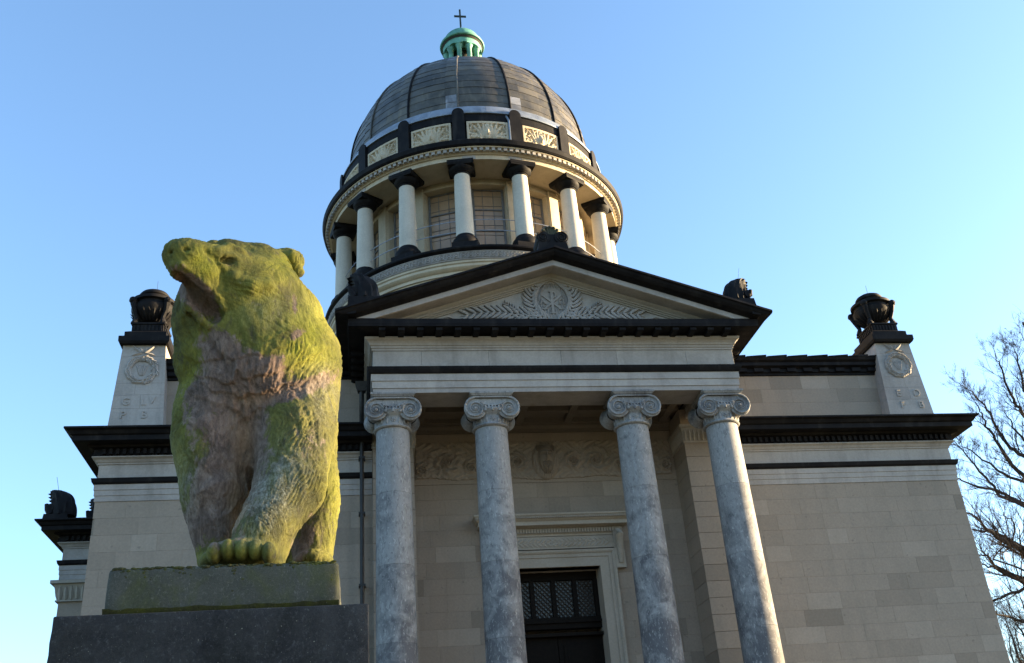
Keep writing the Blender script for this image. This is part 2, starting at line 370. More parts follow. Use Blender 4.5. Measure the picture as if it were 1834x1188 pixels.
# ---- antae with carved capitals
def anta(sx):
    e = empty('anta', (sx * 5.14, 2.36, BASEZ), MAUS); r = random.Random(3 + sx)
    z = 13.36 - BASEZ
    while z > 0:
        obj('stone', MB().stone(-.645, .645, max(0, z - .515) + .005, z - .005, -.66 - r.uniform(0, .003), .005, 1.29), M_STONE, e); z -= .515
    obj('core', MB().box(-.63, .63, -.62, .62, 0, 13.36 - BASEZ), M_JOINT, e)
    b = 13.36 - BASEZ; c = MB().frus((-.66, .66, -.68, .63), (-.72, .72, -.74, .63), b, b + .5)
    c.box(-.68, .68, -.7, .63, b - .035, b + .03).box(-.76, .76, -.78, .63, b + .5, b + .6)
    for i in range(9):
        x = -.6 + i * .15; c.leaf((x, -.69, b + .04), (0, -.1, 1), .4, .14, .05, (0, -1, .1))
    for i in range(8):
        y = -.6 + i * .15
        c.leaf((-.67, y, b + .04), (-.1, 0, 1), .4, .14, .05, (-1, 0, .1)); c.leaf((.67, y, b + .04), (.1, 0, 1), .4, .14, .05, (1, 0, .1))
    obj('capital', c, M_RELIEF, e)
    obj('pier_head', MB().box(-.645, .645, -.6, .62, b + .6, b + 1.2), M_STONE, e)
for sx in (-1, 1): anta(sx)

# ---- wing entablatures
def wing_entab(xl, xr, yf, yb, left, right, parent, dent=True):
    U = lambda p: MB().upath(p, xl, xr, yf, yb, left, right)
    obj('architrave', U([(-.3, 11.862), (.025, 11.862), (.025, 12.035), (.045, 12.04), (.045, 12.205), (.065, 12.21), (.065, 12.385), (-.3, 12.385)]), M_TRIM, parent)
    obj('fillet', U([(-.3, 12.387), (.09, 12.387), (.13, 12.44), (.16, 12.56), (.02, 12.575), (-.3, 12.575)]), M_BLACK, parent)
    obj('frieze', U([(-.3, 12.577), (.004, 12.577), (.004, 13.02), (.04, 13.03), (.04, 13.07), (.07, 13.09), (.12, 13.16), (.2, 13.21), (.2, 13.24), (-.3, 13.24)]), M_TRIM, parent)
    obj('cornice', U([(-.3, 13.243), (.16, 13.243), (.16, 13.47), (.3, 13.5), (.34, 13.56), (.70, 13.57), (.70, 13.72), (.76, 13.75), (.82, 13.85), (.92, 13.89), (.92, 13.945), (-.3, 14.12)]), M_BLACK, parent)
    d = MB(); x = xl + .1
    while x < xr - .05: d.box(x, x + .1, yf - .26, yf - .16, 13.29, 13.46); x += .2
    if right:
        y = yf
        while y < yb: d.box(xr + .16, xr + .26, y, y + .1, 13.29, 13.46); y += .2
    if left:
        y = yf
        while y < yb: d.box(xl - .26, xl - .16, y, y + .1, 13.29, 13.46); y += .2
    obj('dentil_course', d, M_BLACK, parent, kind='stuff')
for sx in (-1, 1):
    e = empty('wing_entablature', (0, 0, 0), MAUS)
    wing_entab(5.8 if sx > 0 else -14.03, 14.03 if sx > 0 else -5.8, 1.87, 24, sx < 0, sx > 0, e)
    # attic behind
    a = MB().box(*( (5.0, 12.6) if sx > 0 else (-12.6, -5.0)), 2.55, 24, 13.9, 16.3); ao = obj('attic_wall', a, M_JOINT, MAUS)
    ashlar(ao, *((5.2, 12.45) if sx > 0 else (-12.45, -5.2)), 16.13, 14.4, 2.5, ch=.52, seed=21 + sx, wr=(.8, 1.9))
    c = MB().upath([(-.3, 16.14), (.05, 16.14), (.05, 16.22), (.10, 16.24), (.10, 16.36), (.16, 16.4), (.26, 16.44), (.26, 16.56), (.34, 16.62), (.38, 16.72), (-.3, 16.8)], 5.0 if sx > 0 else -12.4, 12.4 if sx > 0 else -5.0, 2.5, 3, False, False)
    co = obj('attic_cornice', c, M_BLACK, MAUS)
    x = 5.9
    while x < 12.2:
        t = MB().add([(x, 2.1, 16.725), (x + .75, 2.1, 16.725), (x + .75, 3.2, 16.85), (x, 3.2, 16.85), (x, 2.1, 16.745), (x + .75, 2.1, 16.80), (x + .75, 3.2, 16.93), (x, 3.2, 16.87)],
                     [(3, 2, 1, 0), (4, 5, 6, 7), (0, 1, 5, 4), (1, 2, 6, 5), (2, 3, 7, 6), (3, 0, 4, 7)])
        if sx < 0: t.v = [(-p[0], p[1], p[2]) for p in t.v]; t.f = [f[::-1] for f in t.f]
        obj('coping_stone', t, M_BLACK, co); x += .78
    dd = MB(); x = 5.9
    while x < 12.3: dd.box(*((x, x + .34) if sx > 0 else (-x - .34, -x)), 2.33, 2.4, 16.245, 16.38); x += .62
    obj('cornice_block', dd, M_BLACK, co, kind='stuff')
obj('attic_roof', MB().box(-12.3, 12.3, 3.0, 30, 16.25, 16.6), M_BLACK, MAUS)

# ---- portico entablature
PE = empty('portico_entablature', (0, 0, 0), MAUS)
U = lambda p: MB().upath(p, -5.79, 5.79, -.59, 2.5, True, True)
obj('lower_fascia', U([(-1.1, 14.225), (0, 14.225), (0, 14.375), (-1.1, 14.375)]), M_TRIM, PE)
obj('middle_fascia', U([(-1.05, 14.377), (.03, 14.377), (.03, 14.605), (-1.05, 14.605)]), M_TRIM, PE)
obj('upper_fascia', U([(-1.0, 14.607), (.06, 14.607), (.06, 14.835), (-1.0, 14.835)]), M_TRIM, PE)
obj('fillet', U([(-1.0, 14.837), (.09, 14.837), (.12, 14.88), (.16, 14.96), (.18, 15.04), (.02, 15.055), (-1.0, 15.055)]), M_BLACK, PE)
fz = random.Random(9); xs = [-5.79, -4.3, -2.2, .1, 1.9, 4.2, 5.79]
obj('frieze', U([(-1.0, 15.057), (-.03, 15.057), (-.03, 15.64), (-1.0, 15.64)]), M_JOINT, PE)
for a, b in zip(xs, xs[1:]): obj('frieze_block', MB().stone(a + .003, b - .003, 15.06, 15.638, -.592, .004, .04), M_TRIM, PE)
for s_ in (-1, 1):
    obj('frieze_side', MB().box(*((5.76, 5.792) if s_ > 0 else (-5.792, -5.76)), -.55, 2.5, 15.06, 15.638), M_TRIM, PE)
obj('bed_moulding', U([(-1.0, 15.642), (.03, 15.642), (.03, 15.71), (.06, 15.725), (.06, 15.79), (.09, 15.80), (.11, 15.86), (.16, 15.92), (.23, 15.96), (.25, 16.02), (.22, 16.045), (-1.0, 16.045)]), M_TRIM, PE)
COR = obj('cornice', U([(-1.0, 16.048), (.12, 16.048), (.2, 16.12), (.74, 16.13), (.74, 16.19), (.75, 16.2), (.75, 16.38), (.70, 16.40), (-1.0, 16.42)]), M_BLACK, PE)
mod = MB().box(-.1, .1, -1.27, -.72, 16.03, 16.129).frus((-.085, .085, -1.2, -.74), (-.1, .1, -1.27, -.72), 15.99, 16.028)
mm = mesh('modillion', mod, M_BLACK)
for i in range(20): put('modillion', mm, COR, (-5.51 + i * .58, 0, 0))
for s_ in (-1, 1):
    for i in range(6): put('modillion', mm, COR, (s_ * 4.72 * 1.1, i * .5, 0), s_ * PI / 2).location = (s_ * 5.19, .4 + i * .5, 0)
# side gutters
for s_ in (-1, 1):
    gm = MB()
    prof = [(6.3, 16.43), (6.545, 16.40), (6.6, 16.42), (6.75, 16.44), (6.9, 16.46), (6.915, 16.49), (6.3, 16.66)]
    gm.add([(s_ * x, y, z) for y in (-1.6, 2.5) for x, z in prof], [tuple(range(7)), tuple(range(13, 6, -1))] + [(7 + i, 7 + (i + 1) % 7, (i + 1) % 7, i) for i in range(7)])
    obj('gutter', gm, M_BLACK, PE)

# ---- pediment
PD = empty('pediment', (0, 0, 0), MAUS)
AP, SL = 18.87, .341
obj('tympanum', MB().prism([(-5.8, 16.40), (5.8, 16.40), (0, AP - .2)], -.56, .3), M_TRIM, PD)
def rake(prof, name, mat, s_):
    k = len(prof); vs = []
    for x in (0, 6.92):
        for o, dz in prof: vs.append((s_ * x, -.59 - o, AP - SL * x + dz))
    fs = [tuple(range(k)), tuple(range(2 * k - 1, k - 1, -1))] + [(k + i, k + (i + 1) % k, (i + 1) % k, i) for i in range(k)]
    m = MB().add(vs, fs)
    cut = 16.405
    m.v = [(x, y, max(z, cut)) if z < cut and abs(x) > .1 else (x, y, z) for x, y, z in m.v]
    # keep the moulding straight: end it where it meets the horizontal cornice
    for i, (o, dz) in enumerate(prof):
        xe = min(6.92, (AP + dz - cut) / SL); m.v[k + i] = (s_ * xe, -.59 - o, AP - SL * xe + dz)
    return obj(name, m, mat, PD)
for s_ in (-1, 1):
    rake([(-.2, .02), (1.13, 0), (1.14, -.07), (1.08, -.10), (1.04, -.17), (.96, -.25), (.80, -.30), (.76, -.32), (-.2, -.32)], 'raking_sima', M_BLACK, s_)
    rake([(-.2, -.322), (.73, -.322), (.73, -.50), (.69, -.515), (.1, -.515), (-.2, -.515)], 'raking_corona', M_TRIM, s_)
    rake([(-.2, -.517), (.24, -.517), (.2, -.57), (.13, -.62), (.12, -.66), (.08, -.67), (.07, -.71), (.03, -.72), (.02, -.76), (-.2, -.76)], 'raking_moulding', M_RELIEF, s_)
rf = MB()
for s_ in (-1, 1):
    rf.add([(0, -1.6, AP + .03), (s_ * 6.9, -1.6, 16.56), (s_ * 6.9, 9.9, 16.56), (0, 9.9, AP + .03), (0, -1.6, AP - .1), (s_ * 6.9, -1.6, 16.45), (s_ * 6.9, 9.9, 16.45), (0, 9.9, AP - .1)],
           [(0, 1, 2, 3), (7, 6, 5, 4), (0, 4, 5, 1), (3, 2, 6, 7)])
obj('roof', rf, M_BLACK, PD)
seg = MB(); 
for s_ in (-1, 1):
    for i in range(7):
        x = .75 + i * .9; z = AP - SL * x + .02; obj('roof_slab', MB().add([(s_ * (x + a), y, AP - SL * (x + a) + h) for h in (0, .03) for a, y in ((-.42, -1.66), (.42, -1.66), (.42, -1.1), (-.42, -1.1))], [(3, 2, 1, 0), (4, 5, 6, 7), (0, 1, 5, 4), (1, 2, 6, 5), (2, 3, 7, 6), (3, 0, 4, 7)]), M_BLACK, PD)

# relief: palm fronds, wreath, chi-rho
NRM = (0, -1, 0); YT = -.562
def pleaf(mb, p, a, L, w, y0, y1, bend):
    # one carved palm leaflet: a curved blade with a flat face and undercut sides
    ts = (0, .3, .62, .86, 1.0); ws = (.32, .5, .46, .26, 0); l, r = [], []
    for t, k in zip(ts, ws):
        b = a + bend * t; c = (p[0] + L * t * math.cos(b), p[1] + L * t * math.sin(b)); nx, nz = -math.sin(b + bend * t) * w * k, math.cos(b + bend * t) * w * k
        l.append((c[0] + nx, c[1] + nz)); r.append((c[0] - nx, c[1] - nz))
    poly = r[:-1] + [l[-1]] + l[:-1][::-1]; k = len(poly); cen = [((l[i][0] + r[i][0]) / 2, y0 - .012, (l[i][1] + r[i][1]) / 2) for i in range(4)]
    vs = [(x, y0, z) for x, z in poly] + [(x, y1, z) for x, z in poly] + cen; fs = [(k + i, k + (i + 1) % k, (i + 1) % k, i) for i in range(k)]
    C_ = 2 * k
    for i in range(3): fs += [(i, i + 1, C_ + i + 1, C_ + i), (k - 1 - i, C_ + i, C_ + i + 1, k - 2 - i)]
    fs += [(3, 4, C_ + 3), (4, 5, C_ + 3), (0, C_, k - 1)]
    mb.add(vs, fs)
def frond(mb, pts, L0, L1, wd, side=(1, 1), n=16, ang=48, y=YT):
    P = [np.array(p, float) for p in pts]; T = np.linspace(0, 1, 40)
    def bez(t):
        Q = P
        while len(Q) > 1: Q = [a * (1 - t) + b * t for a, b in zip(Q, Q[1:])]
        return Q[0]
    C = [bez(t) for t in T]; mb.tube([(c[0], y - .02, c[1]) for c in C[::3]], [.028 * (1 - .6 * i / 13) for i in range(len(C[::3]))], 5)
    for i in range(n):
        t = .04 + .95 * i / n; p = bez(t); d = bez(min(1, t + .03)) - bez(t - .03); d /= np.linalg.norm(d)
        L = L0 * (1 - t) + L1 * t
        for s, on in ((1, side[0]), (-1, side[1])):
            if not on: continue
            a = R_(ang) * s; v = (d[0] * math.cos(a) - d[1] * math.sin(a), 0, d[0] * math.sin(a) + d[1] * math.cos(a))
            lv = Vector((v[0], -.14, v[2]))
            pleaf(mb, p, math.atan2(v[2], v[0]), L * random.uniform(.92, 1.06), wd, y - .075 - .012 * (i % 3), y + .02, -s * .22)
pr = MB()
for s in (-1, 1):
    frond(pr, [(s * .05, 16.72), (s * .75, 16.85), (s * .95, 17.75), (s * .28, 18.22)], .48, .40, .085, n=13)
    frond(pr, [(s * .3, 16.78), (s * 1.2, 16.95), (s * 1.9, 17.15), (s * 3.05, 16.86)], .50, .36, .09, n=13)
    frond(pr, [(s * .15, 16.62), (s * .6, 16.8), (s * 1.0, 16.78), (s * 1.6, 16.72)], .34, .28, .085, n=7)
    frond(pr, [(s * 1.15, 16.95), (s * 1.3, 17.15), (s * 1.45, 17.3), (s * 1.6, 17.36)], .2, .12, .04, n=6)
    pr.tube([(s * (2.7 + .1 * i), YT - .02, 16.80 + .05 * math.sin(i * 1.1)) for i in range(10)], .022, 5)
for i in range(28):
    a = 2 * PI * i / 28; pr.leaf((.47 * math.sin(a), YT - .01, 17.38 - .55 * math.cos(a)), (math.sin(a) * -.35, -.05, math.cos(a) * .3 + .8), .34, .06, .03, NRM)
obj('palm_relief', pr, M_TRIM, PD, smooth=20)
obj('wreath_field', MB().prism([(.50 * math.sin(2 * PI * i / 40), 17.42 + .56 * math.cos(2 * PI * i / 40)) for i in range(40)], YT - .012, YT + .05), M_TRIM, PD)
YS = YT - .06
def bar(mb, x0, z0, x1, z1, w, y0=YS, y1=YT):
    d = np.array([x1 - x0, z1 - z0]); d = d / np.linalg.norm(d) * w / 2; n_ = np.array([-d[1], d[0]])
    mb.prism([(x0 + n_[0], z0 + n_[1]), (x0 - n_[0], z0 - n_[1]), (x1 - n_[0], z1 - n_[1]), (x1 + n_[0], z1 + n_[1])][::-1], y0, y1)
cz = 17.36; chi = MB()
bar(chi, 0, cz - .36, 0, cz + .44, .085); bar(chi, -.1, cz - .37, .1, cz - .37, .035, YS + .004); bar(chi, -.1, cz + .43, .02, cz + .43, .035, YS + .004)
chi.tube([(.03 + .10 * math.sin(a), YS + .03, cz + .31 + .115 * math.cos(a)) for a in np.linspace(0, PI, 12)], .032, 6)
bar(chi, -.28, cz + .27, .27, cz - .22, .062, YS + .002); bar(chi, .28, cz + .27, -.27, cz - .22, .062, YS + .006)
bar(chi, -.36, cz - .225, -.17, cz - .225, .032, YS + .008); bar(chi, .17, cz - .225, .36, cz - .225, .032, YS + .008)
bar(chi, -.33, cz + .28, -.25, cz + .26, .035, YS + .008); bar(chi, .25, cz + .26, .33, cz + .28, .035, YS + .008)
obj('chi_rho_monogram', chi, M_TRIM, PD)
al = MB(); bar(al, -.39, cz - .03, -.31, cz + .14, .034); bar(al, -.23, cz - .03, -.31, cz + .14, .034, YS + .003); bar(al, -.37, cz + .03, -.25, cz + .03, .026, YS + .006); bar(al, -.43, cz - .035, -.35, cz - .035, .022, YS + .008); bar(al, -.27, cz - .035, -.19, cz - .035, .022, YS + .008)
obj('letter_alpha', al, M_TRIM, PD)
om = MB(); om.tube([(.31 + .075 * math.sin(a), YS + .02, cz + .07 + .075 * math.cos(a)) for a in np.linspace(-2.5, 2.5, 16)], .02, 6); bar(om, .2, cz - .02, .28, cz - .02, .026); bar(om, .34, cz - .02, .42, cz - .02, .026)
obj('letter_omega', om, M_TRIM, PD)

# ---- portico columns
def ionic():
    e = empty('column', (0, 0, BASEZ), MAUS); zb = -BASEZ
    js = [BASEZ + .62, 4.75, 6.9, 9.04, 11.16, 13.16]
    def rad(z): t = (z - BASEZ) / (13.3 - BASEZ); return .585 - .088 * t ** 1.5
    for i, (a, b) in enumerate(zip(js, js[1:])):
        zz = np.linspace(a + .004, b - .004, 7)
        prof = [(rad(a) - .02, a), (rad(a) - .006, a + .001)] + [(rad(z), z) for z in zz] + [(rad(b) - .006, b - .001), (rad(b) - .02, b)]
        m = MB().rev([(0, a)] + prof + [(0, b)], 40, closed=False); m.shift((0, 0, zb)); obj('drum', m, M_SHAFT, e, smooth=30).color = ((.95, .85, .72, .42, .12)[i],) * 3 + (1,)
    b = MB().box(-.82, .82, -.82, .82, BASEZ, BASEZ + .22)
    t = [(0, .22), (.80, .22)] + [(.76 + .06 * math.cos(a), .30 + .08 * math.sin(a)) for a in np.linspace(-1.4, 1.4, 8)] + [(.70, .40), (.66, .45)] + [(.64 + .045 * math.cos(a), .51 + .055 * math.sin(a)) for a in np.linspace(-1.4, 1.4, 8)] + [(.60, .58), (.585, .62), (0, .62)]
    b.rev([(r, z + BASEZ) for r, z in t], 40, closed=False); b.shift((0, 0, zb)); obj('base', b, M_SHAFT, e, smooth=40)
    nk = [(0, 13.16), (.52, 13.16), (.565, 13.175), (.585, 13.205), (.565, 13.235), (.53, 13.25), (.515, 13.27), (.515, 13.5), (.54, 13.54), (.62, 13.6), (.66, 13.68), (.62, 13.74), (0, 13.74)]
    m = MB().rev(nk, 40, closed=False)
    for i in range(18):
        a = 2 * PI * i / 18; x, y = math.sin(a), -math.cos(a)
        if i % 3 == 0:
            for q in range(6):
                b_ = q * PI / 3; m.leaf((x * .515, y * .515, 13.385), (y * math.cos(b_) * -1, x * math.cos(b_), math.sin(b_)), .09, .06, .03, (x, y, 0))
        else: m.leaf((x * .515, y * .515, 13.28), (x * .1, y * .1, 1), .2, .09, .03, (x, y, 0))
        m.ball((x * .63, y * .63, 13.655), .055, 6, 4, (1, 1, 1.3))
    m.shift((0, 0, zb)); obj('capital_neck', m, M_SHAFT, e, smooth=40)
    def volute(sy):
        v = MB(); zc = 13.70; R = .36; yf = sy * .60
        for sx in (-1, 1):
            cx = sx * .515
            # bolster, pinched in the middle
            prof = [(R * .90, .555), (R * .96, .53), (R * .80, .40), (R * .68, .22), (R * .64, .05)]
            N = 28; vs = []
            for r, yy in prof: vs += [(cx + r * math.cos(2 * PI * i / N), sy * yy, zc + r * math.sin(2 * PI * i / N)) for i in range(N)]
            fs = [(q * N + i, q * N + (i + 1) % N, (q + 1) * N + (i + 1) % N, (q + 1) * N + i) for q in range(len(prof) - 1) for i in range(N)]
            fs.append(tuple(range(N)))
            v.add(vs, fs)
            th = np.linspace(0, 2 * PI * 2.9, 76); rr = R * np.exp(-th * .105) 
            pts = [(cx + sx * r * math.sin(t), sy * .585, zc + r * math.cos(t)) for t, r in zip(th, rr)]
            v.tube(pts, [max(.014, .042 * r / R) for r in rr], 6)
            v.ball((cx, sy * .57, zc), .062, 10, 6)
        # channel joining the two scrolls
        v.box(-.52, .52, min(sy * .545, sy * .05), max(sy * .545, sy * .05), zc + .10, zc + R - .03)
        v.tube([(-.52, yf, zc + R), (.52, yf, zc + R)], .03, 6)
        v.tube([(-.36, yf, zc + .19), (-.2, yf - sy * -.01, zc + .10), (0, yf, zc + .075), (.2, yf - sy * -.01, zc + .10), (.36, yf, zc + .19)], .018, 6)
        for i in range(5): v.ball((-.2 + .1 * i, yf + sy * .01, zc + .02), .05, 6, 5, (.8, .8, 1.25))
        for sx in (-1, 1):
            for q in range(3): v.leaf((sx * .33, yf + sy * .01, zc + .13), (-sx * (.8 - .25 * q), 0, -.3 - .25 * q), .17, .05, .03, (0, sy, 0))
        v.shift((0, 0, zb)); return v
    obj('volute_scrolls', volute(-1), M_SHAFT, e, smooth=40)
    obj('volute_scrolls', volute(1), M_SHAFT, e, smooth=40)
    ab = MB().box(-.56, .56, -.60, .56, 14.062, 14.10).frus((-.60, .60, -.63, .60), (-.66, .66, -.67, .64), 14.102, 14.16).box(-.67, .67, -.68, .65, 14.161, 14.222); ab.shift((0, 0, zb)); obj('abacus', ab, M_SHAFT, e)
    return e
c0 = ionic()
for ch_ in c0.children:
    if not ch_.name.startswith('drum'): ch_.color = (.35, .35, .35, 1)
c0.location = (-5.2, 0, BASEZ)
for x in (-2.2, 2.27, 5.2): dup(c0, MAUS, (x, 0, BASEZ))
obj('portico_floor', MB().box(-6.4, 6.4, -2.3, 4.2, 0, BASEZ), M_STEP, MAUS)

# ---- door
DR = empty('door', (0, 0, BASEZ), MAUS)
Z = lambda m: m.shift((0, 0, -BASEZ))
def jamb(prof, x, zt):      # profile [(inward x offset, y)] up, across, down
    k = len(prof); vs = []
    for sx, z in ((-1, BASEZ), (-1, None), (1, None), (1, BASEZ)):
        for o, y in prof: vs.append((sx * (x + o), y, z if z is not None else zt + o))
    fs = [(i * k + q, (i + 1) * k + q, (i + 1) * k + (q + 1) % k, i * k + (q + 1) % k) for i in range(3) for q in range(k)]
    return MB().add(vs, [f[::-1] for f in fs])
obj('door_surround', Z(jamb([(0, 3.9), (0, 2.93), (.30, 2.93), (.30, 2.90), (.42, 2.90), (.42, 2.87), (.47, 2.84), (.53, 2.84), (.55, 3.02), (.0, 3.9)], 1.47, 9.66)), M_RELIEF, DR)
for s in (-1, 1): obj('surround_ear', Z(MB().box(s * 2.15 - .13, s * 2.15 + .13, 2.85, 3.0, 9.75, 10.2)), M_RELIEF, DR)
lf = MB().box(-2.02, 2.02, 2.90, 3.02, 10.24, 10.64)
for i in range(26):
    x = -1.9 + i * .15; s = 1 if i < 13 else -1
    for q in (1, -1): lf.leaf((x, 2.895, 10.44), (s, 0, q * .75), .24, .11, .03, (0, -1, 0))
obj('laurel_frieze', Z(lf), M_RELIEF, DR, smooth=35)
dc = MB().upath([(0, 10.66), (.04, 10.66), (.06, 10.72), (.1, 10.74), (.1, 10.90), (.2, 10.93), (.40, 10.94), (.40, 11.06), (.46, 11.1), (.50, 11.2), (.54, 11.24), (.54, 11.29), (0, 11.33)], -2.05, 2.05, 2.95, 3.02, True, True)
obj('door_cornice', Z(dc), M_RELIEF, DR)
dt = MB()
for i in range(46): x = -2.1 + i * .0925; dt.box(x, x + .055, 2.79, 2.86, 10.75, 10.89)
for i in range(74): x = -2.5 + i * .068; dt.box(x, x + .036, 2.395, 2.44, 11.13, 11.19)
obj('cornice_dentils', Z(dt), M_RELIEF, DR, kind='stuff')
for s in (-1, 1):
    br = MB().prism([(s * 2.15 - .16, 9.55), (s * 2.15 + .16, 9.55), (s * 2.15 + .16, 10.9), (s * 2.15 - .16, 10.9)], 2.82, 3.0)
    br.tube([(s * 2.15, 2.72, 10.75), (s * 2.15, 2.62, 10.6), (s * 2.15, 2.74, 10.45), (s * 2.15, 2.8, 10.1), (s * 2.15, 2.82, 9.7)], [.1, .13, .12, .1, .07], 10)
    obj('bracket', Z(br), M_RELIEF, DR, smooth=40)
obj('door_reveal', Z(MB().box(-1.7, -1.472, 3.02, 4.1, BASEZ, 9.66).box(1.472, 1.7, 3.02, 4.1, BASEZ, 9.66).box(-1.47, 1.47, 3.02, 4.1, 9.662, 9.9)), M_RELIEF, DR)
tr = MB().box(-1.47, 1.47, 3.62, 3.8, 9.4, 9.66).box(-1.47, 1.47, 3.55, 3.8, 7.85, 8.2).box(-1.47, 1.47, 3.48, 3.8, 8.02, 8.1).box(-1.47, 1.47, 3.45, 3.8, 7.6, 7.7)
for x in (-1.40, -.7, 0, .7, 1.40): tr.box(x - .07, x + .07, 3.6, 3.8, 8.2, 9.4)
obj('transom_frame', Z(tr), M_WOOD, DR)
for i in range(4):
    x0 = -1.33 + i * .70; la = MB(); w, h = .56, 1.16
    n_ = 7
    for q in range(-12, 14):
        for s in (1, -1):
            # clipped diagonals
            c = q * .15; pts = []
            for t in np.linspace(0, 1, 40):
                z = t * h; x = c + s * z * .95 if s > 0 else c + .0 - z * .95 + .56
                if 0 <= x <= w: pts.append((x0 + x, 3.70, 8.22 + z))
            if len(pts) > 2: la.tube([pts[0], pts[-1]], .023, 4)
    po = obj('transom_pane', Z(MB().box(x0, x0 + w, 3.74, 3.75, 8.2, 9.4)), M_DGLASS, DR)
    obj('lattice', Z(la), M_IRON, po)
for s in (-1, 1):
    d = MB().box(min(s * .01, s * 1.46), max(s * .01, s * 1.46), 3.66, 3.8, BASEZ, 7.6)
    for z0, z1 in ((6.5, 7.35), (5.2, 6.3), (3.6, 5.0)): 
        xa, xb = sorted((s * .18, s * 1.28)); d.box(xa, xb, 3.62, 3.658, z0, z1); d.box(xa + .1, xb - .1, 3.60, 3.618, z0 + .1, z1 - .1)
    obj('door_leaf', Z(d), M_WOOD, DR)

# ---- carved frieze over the door
X = np.linspace(-4.4, 4.4, 353); ZZ = np.linspace(0, 1.47, 62); xx, zz = np.meshgrid(X, ZZ, indexing='ij')
hgt = np.zeros_like(xx) + .015
for cx, cz_, rr, sg in ((-1.75, .72, .62, 1), (1.75, .72, .62, -1), (-3.35, .74, .66, -1), (3.35, .74, .66, 1), (-2.55, .55, .3, 1), (2.55, .55, .3, -1), (-4.15, .5, .3, 1), (4.15, .5, .3, -1), (-.95, .7, .42, -1), (.95, .7, .42, 1)):
    dx, dz = xx - cx, zz - cz_; r = np.hypot(dx, dz) + 1e-4; th = np.arctan2(dz, dx * sg)
    sp = .5 + .5 * np.cos(th + 7.5 * np.log(r / rr) ); lob = .75 + .25 * np.cos(9 * th + 14 * r / rr)
    hgt = np.maximum(hgt, np.clip(1.08 - r / rr, 0, .45) / .45 * (.025 + .075 * sp * lob))
hgt += .03 * np.abs(np.sin(xx * 15 + 3 * np.sin(zz * 9 + xx * 2))) * np.abs(np.sin(zz * 14 + 2 * np.sin(xx * 7)))
fx, fz = xx / .36, (zz - .74) / .62; hair = np.clip(1 - (fx / 1.25) ** 2 - (fz / 1.05) ** 2, 0, 1)
hgt = np.where(hair > 0, .05 + .10 * np.sqrt(hair) + .012 * np.sin(np.hypot(xx, zz - 1.3) * 2 + np.abs(xx) * 75), hgt)
edge = .16 + .05 * np.abs(np.sin(xx * 2.2 + .3)) - .14 * np.exp(-(xx / 1.1) ** 4) + .05 * np.cos(xx * 1.2)
hgt = np.where(zz < edge, -.03, hgt)
hgt *= 1.5
hgt[:2] = -.03; hgt[-2:] = -.03; hgt[:, -1] = -.03
Pg = np.stack([xx, 2.99 - hgt, 12.53 + zz], -1)[::-1]
obj('scroll_relief', MB().grid(Pg), M_STONE, PW, smooth=60)
X = np.linspace(-.30, .30, 61); ZZ = np.linspace(-.52, .50, 100); xx, zz = np.meshgrid(X, ZZ, indexing='ij')
def G(x, z, cx, cz_, a, b): return np.exp(-((x - cx) / a) ** 2 - ((z - cz_) / b) ** 2)
face = np.clip(1 - (xx / .27) ** 2 - ((zz + .0) / .50) ** 2, 0, 1) ** .5 * .17
face += .075 * G(xx, zz, 0, .04, .042, .13) + .03 * G(xx, zz, 0, -.06, .06, .035) - .055 * (G(xx, zz, .11, .13, .065, .035) + G(xx, zz, -.11, .13, .065, .035)) + .025 * (G(xx, zz, .11, .13, .035, .02) + G(xx, zz, -.11, .13, .035, .02))
face += .03 * (G(xx, zz, .11, .2, .09, .025) + G(xx, zz, -.11, .2, .09, .025)) - .03 * G(xx, zz, 0, -.155, .075, .012) + .02 * G(xx, zz, 0, -.185, .06, .02)
face += np.where(zz < -.13, .02 * np.sin(xx * 95 + zz * 20) * np.clip(1 - (xx / .24) ** 2, 0, 1), 0) + .05 * G(xx, zz, 0, -.36, .13, .12)
face += np.where(zz > .30, .03 + .018 * np.sin(xx * 60 + zz * 90), 0)
Pg = np.stack([xx, np.where(face < .02, 2.97, 2.82 - 1.5 * face), 13.27 + zz], -1)[::-1]; obj('carved_face', MB().grid(Pg), M_STONE, PW, smooth=60)

# ---- downpipe
dp = MB().tube([(-6.12, 1.25, 15.2), (-6.12, 1.25, 14.75), (-6.12, 1.45, 14.45), (-6.12, 1.62, 14.2)], .075, 12).tube([(-6.12, 1.62, 14.2), (-6.12, 1.62, 3.3)], .065, 12)
dp.frus((-6.24, -6.0, 1.13, 1.37), (-6.32, -5.92, 1.05, 1.45), 15.1, 15.4)
DP = obj('downpipe', dp, M_IRON, MAUS, smooth=40)
for z in (5.4, 7.6, 9.0, 11.2, 13.0): obj('bracket', MB().box(-6.22, -6.02, 1.55, 1.88, z - .03, z + .03), M_IRON, DP)

# ---- side porch seen beyond the left wing
SP = empty('side_porch', (0, 0, 0), MAUS)
wing_entab(-17.2, -13.9, 10.7, 22, True, False, SP)
obj('porch_pier', MB().box(-17.15, -15.4, 10.75, 12.4, 0, 11.05), M_STONE, SP)
obj('porch_wall', MB().box(-15.4, -13.9, 11.3, 22, 0, 11.9), M_STONE, SP)
cp = MB().frus((-17.18, -15.37, 10.72, 12.4), (-17.35, -15.2, 10.55, 12.5), 11.1, 11.68).box(-17.25, -15.3, 10.65, 12.45, 11.05, 11.1).box(-17.45, -15.1, 10.45, 12.6, 11.68, 11.80).box(-17.2, -14, 10.75, 12.4, 11.8, 11.862)
for i in range(9): cp.leaf((-17.1 + i * .2, 10.69, 11.12), (0, -.25, 1), .5, .2, .06, (0, -1, .2)); cp.leaf((-17.2, 10.8 + i * .18, 11.12), (-.25, 0, 1), .5, .2, .06, (-1, 0, .2))
obj('pier_capital', cp, M_RELIEF, SP)
